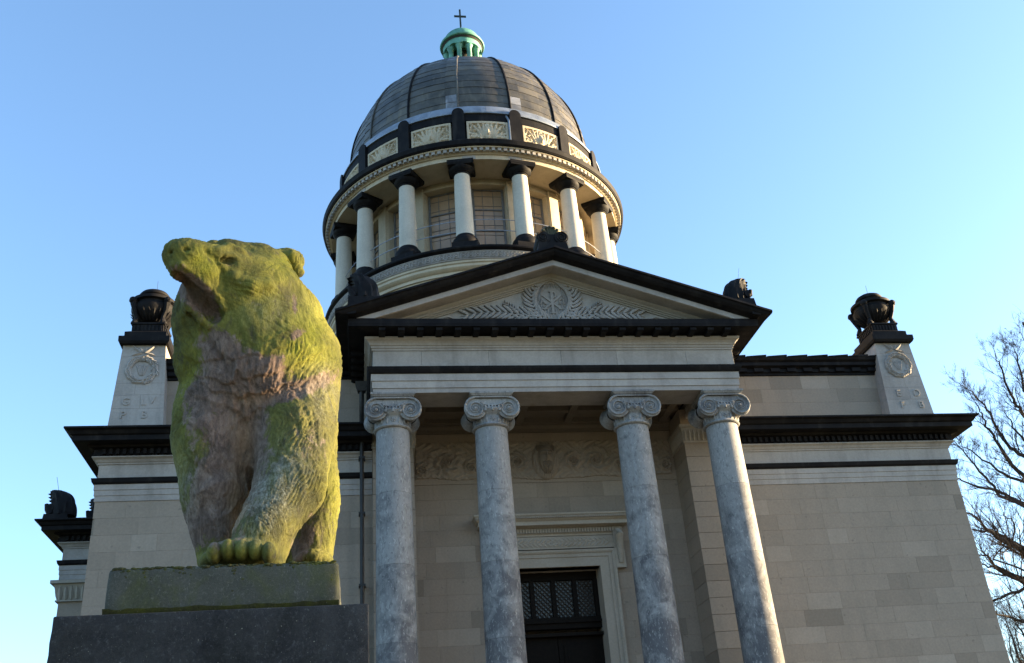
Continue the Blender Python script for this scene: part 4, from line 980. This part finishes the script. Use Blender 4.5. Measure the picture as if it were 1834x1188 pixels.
def depth_of(P): return float((np.asarray(P) - CAM) @ CF)
class Sdf:
    def __init__(s, o, shape, h):
        s.h = h; s.o = np.array(o); a = [o[i] + h * np.arange(shape[i]) for i in range(3)]
        s.X, s.Y, s.Z = np.meshgrid(*a, indexing='ij', sparse=True); s.F = np.full(shape, 9.0, np.float32); s.ax = a
    def win(s, c, r):
        c, r = np.array(c), np.array(r); lo = np.clip(((c - r - s.o) / s.h).astype(int), 0, None); hi = ((c + r - s.o) / s.h).astype(int) + 2
        return tuple(slice(a, max(a, b)) for a, b in zip(lo, hi))
    def sub(s, w): return s.ax[0][w[0]][:, None, None], s.ax[1][w[1]][None, :, None], s.ax[2][w[2]][None, None, :]
    def smin(s, w, d, k):
        f = s.F[w]; h = np.clip(.5 + .5 * (f - d) / k, 0, 1); s.F[w] = f * (1 - h) + d * h - k * h * (1 - h)
    def smax(s, w, d, k):
        f = s.F[w]; h = np.clip(.5 - .5 * (f - d) / k, 0, 1); s.F[w] = f * (1 - h) + d * h + k * h * (1 - h)
    def cap(s, a, b, ra, rb, k=.05, cut=False):
        a, b = np.array(a), np.array(b); m = max(ra, rb) + .2; w = s.win((a + b) / 2, np.abs(a - b) / 2 + m); x, y, z = s.sub(w); ab = b - a; L = ab @ ab + 1e-9
        t = np.clip(((x - a[0]) * ab[0] + (y - a[1]) * ab[1] + (z - a[2]) * ab[2]) / L, 0, 1)
        d = np.sqrt((x - a[0] - t * ab[0]) ** 2 + (y - a[1] - t * ab[1]) ** 2 + (z - a[2] - t * ab[2]) ** 2) - (ra + (rb - ra) * t)
        s.smax(w, -d, k) if cut else s.smin(w, d, k)
    def ell(s, c, r, k=.05, cut=False, rot=0.0):
        r = np.array(r); w = s.win(c, max(r) + .2); x, y, z = s.sub(w); x = x - c[0]; y = y - c[1]; z = z - c[2]
        if rot: cs, sn = math.cos(rot), math.sin(rot); x, y = x * cs + y * sn, -x * sn + y * cs
        k0 = np.sqrt((x / r[0]) ** 2 + (y / r[1]) ** 2 + (z / r[2]) ** 2); k1 = np.sqrt((x / r[0] ** 2) ** 2 + (y / r[1] ** 2) ** 2 + (z / r[2] ** 2) ** 2) + 1e-9
        d = k0 * (k0 - 1) / k1; s.smax(w, -d, k) if cut else s.smin(w, d, k)
    def net(s):
        F = s.F; I = F < 0; n = [q - 1 for q in F.shape]
        acc = np.zeros((*n, 3), np.float32); cnt = np.zeros(n, np.float32)
        cor = [(i, j, k) for i in (0, 1) for j in (0, 1) for k in (0, 1)]
        sl = lambda c: tuple(slice(c[i], c[i] + n[i]) for i in range(3))
        for c in cor:
            for d in range(3):
                if c[d]: continue
                e_ = list(c); e_[d] = 1; a, b = F[sl(c)], F[sl(e_)]; m = (a < 0) != (b < 0)
                t = np.where(m, a / np.where(m, a - b, 1), 0)
                for q in range(3): acc[..., q] += m * (c[q] + (t if q == d else 0))
                cnt += m
        idx = np.argwhere(cnt > 0); lut = -np.ones(n, np.int64); lut[tuple(idx.T)] = np.arange(len(idx))
        V = s.o + s.h * (idx + acc[tuple(idx.T)] / cnt[tuple(idx.T)][:, None]); Q = []
        for d in range(3):
            u, v = (d + 1) % 3, (d + 2) % 3; A = [slice(None)] * 3; B = [slice(None)] * 3; A[d] = slice(0, -1); B[d] = slice(1, None)
            ia, ib = I[tuple(A)], I[tuple(B)]
            for flip, msk in ((0, ia & ~ib), (1, ~ia & ib)):
                p = np.argwhere(msk); p = p[(p[:, u] > 0) & (p[:, v] > 0) & (p[:, u] < n[u]) & (p[:, v] < n[v])]
                du = np.zeros(3, int); du[u] = 1; dv = np.zeros(3, int); dv[v] = 1
                q = [lut[tuple(x.T)] for x in (p - du - dv, p - dv, p, p - du)]
                q = np.stack(q if not flip else q[::-1], 1); Q.append(q[(q >= 0).all(1)])
        return V, np.concatenate(Q)
def hsh(i, j, k, seed):
    x = (i * 374761393 + j * 668265263 + k * 2147483647 + seed * 974711) & 0xffffffff
    x = ((x ^ (x >> 13)) * 1274126177) & 0xffffffff; return ((x ^ (x >> 16)) & 0xffff) / 65535.0
def vnoise(p, seed=0):
    f = np.floor(p).astype(np.int64); t = p - f; t = t * t * (3 - 2 * t); o = 0
    for a in (0, 1):
        for b in (0, 1):
            for c in (0, 1):
                o = o + hsh(f[:, 0] + a, f[:, 1] + b, f[:, 2] + c, seed) * (t[:, 0] if a else 1 - t[:, 0]) * (t[:, 1] if b else 1 - t[:, 1]) * (t[:, 2] if c else 1 - t[:, 2])
    return o
BD = .24
def B(px, py, d): return at(px, py, YP + BD + d)
def m_(px, P): return px * depth_of(P) / FPX
hv = .0080
lo = np.array([B(300, 720, .6)[0] - .32, YP - .22, zt - .03]); hi = np.array([B(620, 720, .6)[0] + .32, YP + 2.3, B(420, 425, .3)[2] + .25])
sd_ = Sdf(lo, tuple(((hi - lo) / hv).astype(int)), hv)
def E(px, py, d, rx, ry, rd, k=.06, cut=False, rot=0): P = B(px, py, d); sd_.ell(P, (m_(rx, P), rd, m_(ry, P)), k, cut, rot)
def C(a, b, ra, rb, k=.06, cut=False): A, Bq = B(*a), B(*b); sd_.cap(A, Bq, m_(ra, A), m_(rb, Bq), k, cut)
# trunk and hindquarters
E(458, 745, .62, 138, 165, .42, .05)
C((466, 725, .7), (466, 800, 1.45), 130, 124, .1)
E(548, 690, 1.05, 52, 105, .45, .08)
# shoulders
E(385, 760, .46, 70, 110, .26, .08); E(536, 745, .44, 62, 100, .26, .08)
# neck and ruff
C((470, 660, .58), (432, 560, .40), 138, 112, .08)
E(540, 640, .55, 62, 75, .28, .06); E(520, 570, .48, 55, 60, .24, .06)
E(355, 640, .40, 44, 60, .2, .05); E(345, 580, .34, 36, 60, .18, .05)
# head
E(448, 520, .33, 80, 78, .24, .06)
E(455, 488, .36, 66, 52, .22, .05)
E(412, 462, .24, 40, 30, .16, .05)
E(490, 540, .34, 55, 62, .22, .06)
C((405, 492, .12), (336, 466, -.10), 50, 38, .05)
E(322, 456, -.14, 31, 25, .10, .03)
C((360, 492, -.06), (330, 480, -.13), 34, 26, .03)
C((412, 540, .14), (372, 520, .02), 48, 36, .04)          # cheek and upper lip
C((418, 580, .22), (352, 548, .06), 50, 26, .04)          # lower jaw
E(402, 612, .26, 38, 42, .14, .05)
def surf(px, py):          # depth at which a sight line meets the carved surface so far
    for d in np.arange(-.45, 1.2, .006):
        i = np.round((np.array(B(px, py, d)) - sd_.o) / sd_.h).astype(int)
        if (i >= 0).all() and (i < sd_.F.shape).all() and sd_.F[tuple(i)] < 0: return float(d)
    return .2
def SE(px, py, off, rx, ry, rd, k=.02, cut=False): E(px, py, surf(px, py) + off, rx, ry, rd, k, cut)
def SC(pts, offs, ra, k=.02, cut=False):
    D = [surf(*p) for p in pts]
    for (p, q), (dp, dq) in zip(zip(pts, pts[1:]), zip(D, D[1:])): C((*p, dp + offs), (*q, dq + offs), ra, ra, k, cut)
# open mouth
mo_ = [((320, 494), 12), ((338, 513), 16), ((360, 537), 19), ((382, 562), 21)]; md = [surf(*p) for p, _ in mo_]
for (p, ra), (q, rb), d0, d1 in zip(mo_, mo_[1:], md, md[1:]): C((*p, d0 + .015), (*q, d1 + .015), ra, rb, .010, True)
SC([(306, 476), (326, 475), (346, 487), (368, 508), (392, 532), (402, 552)], .006, 5.5, .012)     # upper lip
SC([(334, 545), (350, 563), (374, 586)], .006, 6, .016)                                # lower lip
# nostrils, muzzle crease, eye with lids and brow
SE(333, 447, .0, 8, 5.5, .03, .010, True); SE(307, 452, .0, 5, 4.5, .03, .010, True)
SC([(368, 448), (388, 466), (398, 490), (402, 516)], -.006, 4.5, .02, True)
SE(410, 468, .0, 19, 12, .045, .02, True); SE(410, 468, .016, 10, 7, .028, .004)
SC([(394, 466), (404, 457), (418, 458), (428, 467)], .004, 4, .006); SC([(396, 474), (409, 479), (424, 475)], .004, 3, .006)
SC([(388, 452), (408, 444), (432, 452)], .012, 8, .022)
SC([(420, 500), (450, 515), (478, 512)], .01, 12, .04)
# ears
E(513, 468, .42, 30, 23, .09, .015); E(503, 474, .32, 15, 11, .06, .012, True); C((494, 456, .36), (524, 462, .36), 9, 11, .012); C((524, 462, .36), (534, 488, .42), 11, 9, .012)
E(385, 448, .46, 20, 18, .07, .03)
# far foreleg (image left)
C((376, 790, .42), (384, 890, .40), 62, 54, .07); C((384, 890, .40), (382, 1000, .36), 54, 28, .04); E(384, 1005, .28, 24, 16, .14, .04); C((432, 860, .40), (428, 1000, .44), 13, 11, .03)
# near foreleg stretched out towards the viewer
C((532, 780, .36), (518, 870, .22), 70, 60, .08); C((520, 870, .22), (462, 962, .02), 60, 44, .06); C((505, 890, .3), (475, 1010, .12), 42, 34, .05)
E(434, 992, -.02, 62, 26, .16, .03)
for i, x in enumerate((384, 408, 433, 458, 481)): E(x, 991 - (5 if 0 < i < 4 else 0), -.165, 12.5, 19, .085, .007)
# hind leg, right
C((545, 800, 1.05), (568, 900, 1.02), 56, 40, .07); C((568, 900, 1.02), (560, 1010, .95), 38, 32, .05); E(560, 1008, .86, 34, 18, .2, .04); C((515, 850, 1.2), (528, 1015, 1.15), 52, 44, .06)
C((455, 840, 1.45), (455, 1000, 1.45), 70, 45, .08)
sd_.smax((slice(None),) * 3, (zt - .012) - sd_.Z, .006)
V, Q = sd_.net()
# smooth, normals, fur
def normals(V, Q):
    N = np.zeros_like(V); fn = np.cross(V[Q[:, 2]] - V[Q[:, 0]], V[Q[:, 3]] - V[Q[:, 1]])
    for i in range(4): np.add.at(N, Q[:, i], fn)
    return N / (np.linalg.norm(N, axis=1, keepdims=True) + 1e-9)
def smooth(V, Q, it, w=.5):
    for _ in range(it):
        A = np.zeros_like(V); c = np.zeros(len(V))
        for i in range(4):
            np.add.at(A, Q[:, i], V[Q[:, (i + 1) % 4]]); np.add.at(A, Q[:, i], V[Q[:, (i + 3) % 4]]); np.add.at(c, Q[:, i], 2)
        V = V * (1 - w) + w * A / np.maximum(c, 1)[:, None]
    return V
V = smooth(V, Q, 2); N = normals(V, Q)
rel = V - CAM; dp_ = rel @ CF; PX = 917 + FPX * (rel @ CR) / dp_; PY = 594 - FPX * (rel @ CU) / dp_
def blob(x, y, rx, ry, an=0.0):
    a = R_(an); dx, dy = PX - x, PY - y; u, w = dx * math.cos(a) + dy * math.sin(a), -dx * math.sin(a) + dy * math.cos(a)
    return np.exp(-((u / rx) ** 2 + (w / ry) ** 2))
head = np.clip(np.maximum(blob(400, 490, 120, 60), blob(440, 540, 80, 70)), 0, 1); head = np.clip(head * 1.4, 0, 1)
paw = np.clip(blob(432, 992, 75, 30) * 1.5 + blob(380, 1000, 50, 30), 0, 1)
wv = np.stack([vnoise(V * 3.1, 1), vnoise(V * 3.1, 2), vnoise(V * 3.1, 3)], 1) - .5
q = V + wv * .22
sw = np.sin((q[:, 0] * 5 + q[:, 2] * 2.2)) * .10
def rid(p, seed): return 1 - np.abs(2 * vnoise(p, seed) - 1)
big = rid((q + np.stack([sw, 0 * sw, 0 * sw], 1)) * np.array([8.5, 8.5, 4.2]), 5)
med = rid((q + np.stack([sw, 0 * sw, 0 * sw], 1)) * np.array([24, 24, 8.5]), 6)
fin = rid((q + np.stack([sw * .6, 0 * sw, 0 * sw], 1)) * np.array([58, 58, 17]), 8)
# carved ruff: overlapping ledges of thick fur on the throat and chest
LED = [([(322, 608), (330, 632), (353, 642), (364, 645), (395, 642), (401, 629), (416, 640), (432, 641), (453, 637), (479, 632), (497, 627), (530, 618)], .040, 30),
       ([(346, 658), (356, 671), (387, 684), (421, 684), (427, 661), (437, 676), (450, 677), (463, 666), (492, 664), (518, 653), (552, 637), (580, 622)], .050, 34),
       ([(359, 681), (382, 697), (406, 700), (427, 710), (437, 707), (453, 700), (468, 700), (518, 687), (570, 668), (596, 655)], .042, 26),
       ([(330, 700), (359, 708), (386, 722), (421, 735), (442, 746), (459, 732), (490, 738)], .034, 24),
       ([(318, 745), (345, 757), (365, 772), (382, 790), (396, 806), (410, 835)], .026, 22),
       ([(468, 738), (482, 752), (520, 745), (560, 760), (598, 752)], .022, 26),
       ([(330, 800), (350, 822), (372, 838), (392, 858)], .022, 24), ([(500, 800), (540, 812), (590, 800)], .018, 26),
       ([(470, 560), (500, 580), (530, 572), (556, 590)], .022, 26), ([(450, 600), (490, 606), (540, 596), (572, 612)], .024, 24)]
wob = (vnoise(V * 22, 21) - .5) * 7 + (vnoise(V * 9, 22) - .5) * 12
led = np.zeros(len(V)); front = N[:, 1] < .35
for pl_, am_, fall in LED:
    lx, ly = np.array(pl_).T; o_ = np.argsort(lx); lx, ly = lx[o_], ly[o_]
    d_ = PY + wob - np.interp(PX, lx, ly); inx = np.clip((PX - lx[0] + 8) / 16, 0, 1) * np.clip((lx[-1] - PX + 8) / 16, 0, 1)
    led = np.maximum(led, inx * am_ * .48 * np.where(d_ < 0, np.exp(np.minimum(d_, 0) / fall), np.clip(1 - d_ / 9, 0, 1)))
led *= front * (.75 + .5 * vnoise(V * np.array([16, 16, 6]), 31))
throat = np.abs((PX - 335) * .79 - (PY - 560) * .61); led -= .022 * np.exp(-(throat / 5) ** 2) * (PX > 333) * (PX < 405) * (PY > 560) * front
damp = (1 - .80 * head) * (1 - .85 * paw)
soft = np.clip(blob(500, 900, 75, 100, 30), 0, 1)        # the near foreleg is carved with short hair
def sm_(x, a, b): t = np.clip((x - a) / (b - a), 0, 1); return t * t * (3 - 2 * t)
n1_, n2_ = vnoise(V * 4.0, 51) - .5, vnoise(V * 11, 52) - .5
right_ = sm_(PX, 440, 520) * sm_(PY, 560, 640); left_ = 1 - sm_(PX, 350, 400)
gx = PX + .75 * (PY - 700) * right_ - .35 * (PY - 760) * left_ + 46 * n1_ + 20 * n2_ + 10 * (vnoise(V * 26, 53) - .5)
ang_ = np.arctan2(PY - 455, PX - 290) * 165 + 20 * n1_ + 8 * n2_
gh = sm_(head, .25, .7); wave = lambda g, lam: 1 - np.abs(((g / lam) % 1) * 2 - 1) ** 1.6
st1 = wave(gx, 11.0) * (1 - gh) + wave(ang_, 9.0) * gh; st2 = wave(gx + 9 * n2_, 5.2) * (1 - gh) + wave(ang_ + 6 * n2_, 4.6) * gh
amp_ = .25 + 1.3 * np.clip(vnoise(V * 8, 55) * 1.5 - .3, 0, 1)
strand = (.0060 * (st1 - .55) + .0050 * (st2 - .55)) * amp_ * (1 - .45 * gh) * (1 - .7 * paw)
disp = .022 * (big - .6) * damp * (1 - .6 * soft) + .008 * (med - .55) * damp * (1 - .45 * soft) + .004 * (fin - .5) * (1 - .55 * head) * (1 - .6 * paw) + strand + led * (1 - .5 * head)
disp += .012 * (vnoise(V * 7, 41) - .5) * head + .005 * (med - .5) * head
V = V + N * disp[:, None]; V[:, 2] = np.maximum(V[:, 2], zt - .012)
N2 = normals(V, Q)
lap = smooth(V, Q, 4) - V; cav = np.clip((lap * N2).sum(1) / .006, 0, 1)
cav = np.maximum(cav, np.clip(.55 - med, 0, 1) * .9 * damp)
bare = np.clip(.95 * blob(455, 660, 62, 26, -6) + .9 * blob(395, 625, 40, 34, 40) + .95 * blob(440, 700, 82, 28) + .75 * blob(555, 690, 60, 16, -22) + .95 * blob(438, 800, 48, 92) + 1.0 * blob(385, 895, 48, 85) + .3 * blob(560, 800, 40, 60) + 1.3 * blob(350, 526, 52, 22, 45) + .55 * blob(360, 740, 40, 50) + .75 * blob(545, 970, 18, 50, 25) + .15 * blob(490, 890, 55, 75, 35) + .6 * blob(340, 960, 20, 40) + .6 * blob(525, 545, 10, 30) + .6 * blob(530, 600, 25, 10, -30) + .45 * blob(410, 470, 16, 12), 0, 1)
bright = np.clip(1.0 * blob(545, 590, 45, 60) + .8 * blob(345, 720, 26, 90) + .8 * blob(510, 470, 30, 22) + .8 * blob(372, 480, 32, 26) + .7 * blob(560, 640, 45, 20) + .6 * blob(595, 900, 16, 90) + .7 * blob(450, 550, 60, 60) + .5 * blob(350, 455, 40, 20) + .8 * blob(430, 990, 50, 16), 0, 1)  # bright moss, plus sunlight on the right neck and hind leg painted in
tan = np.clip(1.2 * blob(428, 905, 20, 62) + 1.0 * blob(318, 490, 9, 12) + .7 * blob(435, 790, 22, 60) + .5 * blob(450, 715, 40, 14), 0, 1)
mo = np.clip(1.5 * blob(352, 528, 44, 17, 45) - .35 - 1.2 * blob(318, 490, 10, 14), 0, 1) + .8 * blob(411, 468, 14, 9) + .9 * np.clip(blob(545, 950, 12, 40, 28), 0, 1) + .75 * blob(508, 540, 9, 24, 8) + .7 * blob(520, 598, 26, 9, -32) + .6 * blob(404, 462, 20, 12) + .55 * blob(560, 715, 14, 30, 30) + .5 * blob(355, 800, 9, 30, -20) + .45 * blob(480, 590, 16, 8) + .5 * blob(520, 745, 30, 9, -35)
me = bpy.data.meshes.new('body'); Vl = V + np.array(mB)
me.vertices.add(len(V)); me.vertices.foreach_set('co', Vl.ravel().astype(np.float32))
me.loops.add(len(Q) * 4); me.loops.foreach_set('vertex_index', Q.ravel().astype(np.int32))
me.polygons.add(len(Q)); me.polygons.foreach_set('loop_start', np.arange(0, len(Q) * 4, 4, dtype=np.int32)); me.update(calc_edges=True); me.validate()
me.polygons.foreach_set('use_smooth', [True] * len(me.polygons))
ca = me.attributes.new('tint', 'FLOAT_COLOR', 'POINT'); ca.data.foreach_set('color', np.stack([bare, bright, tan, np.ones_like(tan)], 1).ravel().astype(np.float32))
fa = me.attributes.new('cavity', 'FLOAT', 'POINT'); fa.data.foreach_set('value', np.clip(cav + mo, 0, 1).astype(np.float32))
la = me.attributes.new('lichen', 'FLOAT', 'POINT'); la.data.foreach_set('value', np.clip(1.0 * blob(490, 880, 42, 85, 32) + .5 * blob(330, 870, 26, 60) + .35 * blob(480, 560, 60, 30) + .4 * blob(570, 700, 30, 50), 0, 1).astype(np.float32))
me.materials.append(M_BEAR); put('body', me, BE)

# ------------------------------------------------------------------ bare trees
def tree(name, label, Y, limbs, base_px, seed, r0=.3, twig=1.0, levels=4, top=None, group=None, spread=.75, plen=1.0):
    r = random.Random(seed); tb = at(base_px, 1000, Y); base = Vector((tb[0], tb[1], 0))
    e = tag(empty('bare_tree', base), label, 'tree', group)
    wood, tw = MB(), MB(); count = [0]
    def grow(p, d, L, rad, lv):
        if count[0] > 26000: return
        count[0] += 1
        k = 4 if lv > 1 else 3; pts = [p]; q = p.copy(); dd = d.copy()
        for i in range(k):
            dd = (dd + Vector((r.gauss(0, .17), r.gauss(0, .17), r.gauss(.03, .15)))).normalized(); q = q + dd * (L / k); pts.append(q.copy())
        rr = [max(.0035, rad * (1 - .72 * i / k)) for i in range(k + 1)]
        (wood if rad > .03 else tw).tube([x - base for x in pts], rr, 6 if rad > .05 else (4 if rad > .02 else 3), False)
        if lv <= 0: return
        n = r.randint(3, 5) if lv > 1 else r.randint(3, 6)
        for i in range(n):
            t = r.uniform(.25, 1.0); j = min(k - 1, int(t * k)); pp = pts[j].lerp(pts[j + 1], t * k - j)
            ax = Vector((r.gauss(0, 1), r.gauss(0, 1), r.gauss(0, 1))).normalized()
            nd = (dd + ax * r.uniform(.45, 1.0) * spread + Vector((0, 0, .16))).normalized()
            grow(pp, nd, L * r.uniform(.42, .72), max(.0035, rad * r.uniform(.36, .5)), lv - 1)
    for px in limbs:
        rad0, pix = px[0], px[1]; dy = r.uniform(-1.2, 1.2); pts = []
        for i, (a, b) in enumerate(pix): pts.append(Vector(at(a, b, Y + dy * i / len(pix) + r.uniform(-.25, .25))))
        z0 = max(1.5, pts[0].z - 2.2); st = [Vector((base.x + r.uniform(-.2, .2), base.y, z0)), Vector((base.x, base.y, z0)).lerp(pts[0], .55) + Vector((0, 0, -.3))]
        pts = st + pts; n = len(pts)
        fine = []
        for i in range(n - 1):
            for t in (0, .33, .66): fine.append(pts[i].lerp(pts[i + 1], t) + Vector((r.gauss(0, .035), r.gauss(0, .035), r.gauss(0, .035))))
        fine.append(pts[-1]); m = len(fine)
        rad = [max(.012, rad0 * (1 - .85 * i / (m - 1))) for i in range(m)]
        wood.tube([x - base for x in fine], rad, 8, False)
        for i in range(4, m):
            d = (fine[i] - fine[i - 1]).normalized()
            for _ in range(1 if r.random() < .75 * twig else 2):
                ax = Vector((r.gauss(0, 1), r.gauss(0, 1), r.gauss(0, 1))).normalized(); nd = (d * .9 + ax * .75 + Vector((0, 0, .25))).normalized()
                grow(fine[i], nd, r.uniform(.8, 1.9) * (1.15 - .4 * i / m) * plen, max(.012, rad[i] * .38), levels - 1)
        grow(fine[-1], (fine[-1] - fine[-2]).normalized(), 1.3 * plen, rad[-1], levels - 1)
    H = top or 18
    tp = [(base.x + math.sin(i * 1.3) * .15 - base.x, math.cos(i * 1.7) * .15, H * i / 8) for i in range(9)]
    wood.tube([(0, 0, 0)] + tp[1:], [r0 * (1.25 - 1.1 * i / 8) for i in range(9)], 10)
    for i in range(7):      # limbs on the side away from the building
        a = r.uniform(-.9, .9); z = H * r.uniform(.35, .95)
        grow(Vector((base.x, base.y, z)), Vector((math.cos(a), math.sin(a), .6)).normalized(), 4.5, r0 * .4, 3)
    obj('trunk', wood, M_BARK, e, smooth=60); obj('crown', tw, M_BARK, e)
    return e
tree('tree', 'tall bare tree with fine upright twigs rising behind the right wing cornice', 24, [
    (.17, [(1834, 853), (1801, 817), (1783, 787), (1766, 764), (1758, 741), (1748, 722)]),
    (.15, [(1834, 817), (1809, 802), (1791, 777), (1773, 741), (1761, 726), (1740, 701), (1722, 690)]),
    (.17, [(1834, 747), (1826, 731), (1814, 716), (1801, 683), (1791, 653), (1784, 640)]),
    (.13, [(1834, 863), (1796, 850), (1773, 832), (1740, 807), (1722, 800)]),
    (.15, [(1806, 890), (1786, 878), (1753, 873), (1723, 861), (1709, 854)]),
    (.13, [(1791, 888), (1773, 863), (1745, 835), (1723, 805), (1708, 790)]),
    (.13, [(1834, 700), (1829, 670), (1822, 640), (1815, 622)]), (.11, [(1850, 720), (1842, 660), (1838, 620), (1832, 606)]),
    (.11, [(1834, 790), (1815, 765), (1806, 748), (1800, 740)])], 1985, 3, r0=.42, top=30, levels=4, group='bare winter trees', plen=.78)
tree('tree', 'bare tree with thick dark crooked limbs reaching towards the right wing wall', 15, [
    (.20, [(1834, 994), (1817, 976), (1788, 963), (1768, 949), (1747, 927), (1726, 914)]),
    (.13, [(1808, 968), (1785, 958), (1760, 953), (1735, 947)]),
    (.16, [(1834, 1043), (1804, 1030), (1778, 1014), (1757, 1010)]), (.12, [(1779, 1013), (1772, 999), (1762, 995), (1750, 996)]),
    (.13, [(1834, 1054), (1801, 1067), (1781, 1075), (1765, 1080)]), (.12, [(1834, 1113), (1814, 1106), (1788, 1099), (1770, 1095)]),
    (.07, [(1814, 970), (1817, 945), (1812, 930), (1797, 925), (1800, 910)]), (.06, [(1780, 1000), (1790, 985), (1797, 978), (1815, 982)])], 1990, 8, r0=.45, top=17, levels=3, twig=.8, group='bare winter trees')
tree('tree', 'low dense bare thicket tree at the foot of the right wing', 34, [
    (.16, [(1860, 1188), (1840, 1150), (1822, 1120), (1808, 1090)]), (.16, [(1850, 1220), (1825, 1180), (1812, 1140), (1800, 1105)]), (.14, [(1835, 1240), (1822, 1200), (1810, 1170), (1805, 1130)]),
    (.14, [(1880, 1190), (1850, 1130), (1835, 1090), (1826, 1066)]), (.12, [(1870, 1240), (1840, 1200), (1826, 1160), (1818, 1130)])], 1900, 15, r0=.35, top=13, levels=4, twig=.4, group='bare winter trees', spread=1.0)

# added unseen evergreen: its thin crown filters the low sun on the bear
ev = tag(empty('added_shade_tree', (21.0, -22.0, 0)), 'evergreen tree added out of view to shade the bear', 'tree')
tk = MB().tube([(0, 0, 0), (.1, 0, 3), (0, .1, 7), (.05, 0, 11)], [.28, .22, .13, .03], 10)
lf_ = MB(); q = random.Random(77)
for i in range(70):
    a = q.uniform(0, 2 * PI); z = q.uniform(4.6, 11.4); L = 2.9 * math.sin(min(1, (12.4 - z) / 4.2) * PI / 2) * q.uniform(.8, 1)
    tk.tube([(0, 0, z), (L * .5 * math.cos(a), L * .5 * math.sin(a), z + .25), (L * math.cos(a), L * math.sin(a), z + .2)], [.05, .035, .012], 5)
    for k in range(62):
        t = q.uniform(.15, 1.05); p = Vector((L * t * math.cos(a) + q.gauss(0, .28), L * t * math.sin(a) + q.gauss(0, .28), z + .2 + q.gauss(0, .22)))
        d = Vector((q.gauss(0, 1), q.gauss(0, 1), q.gauss(0, .6))).normalized(); nn = Vector((q.gauss(0, 1), q.gauss(0, 1), q.gauss(0, 1))).normalized()
        lf_.leaf(p, d, q.uniform(.16, .28), .10, .01, nn)
obj('trunk', tk, M_BARK, ev, smooth=50); obj('crown', lf_, plain('evergreen_leaf', (.03, .05, .018), .6, 0, (.05, .075, .025), 5), ev)
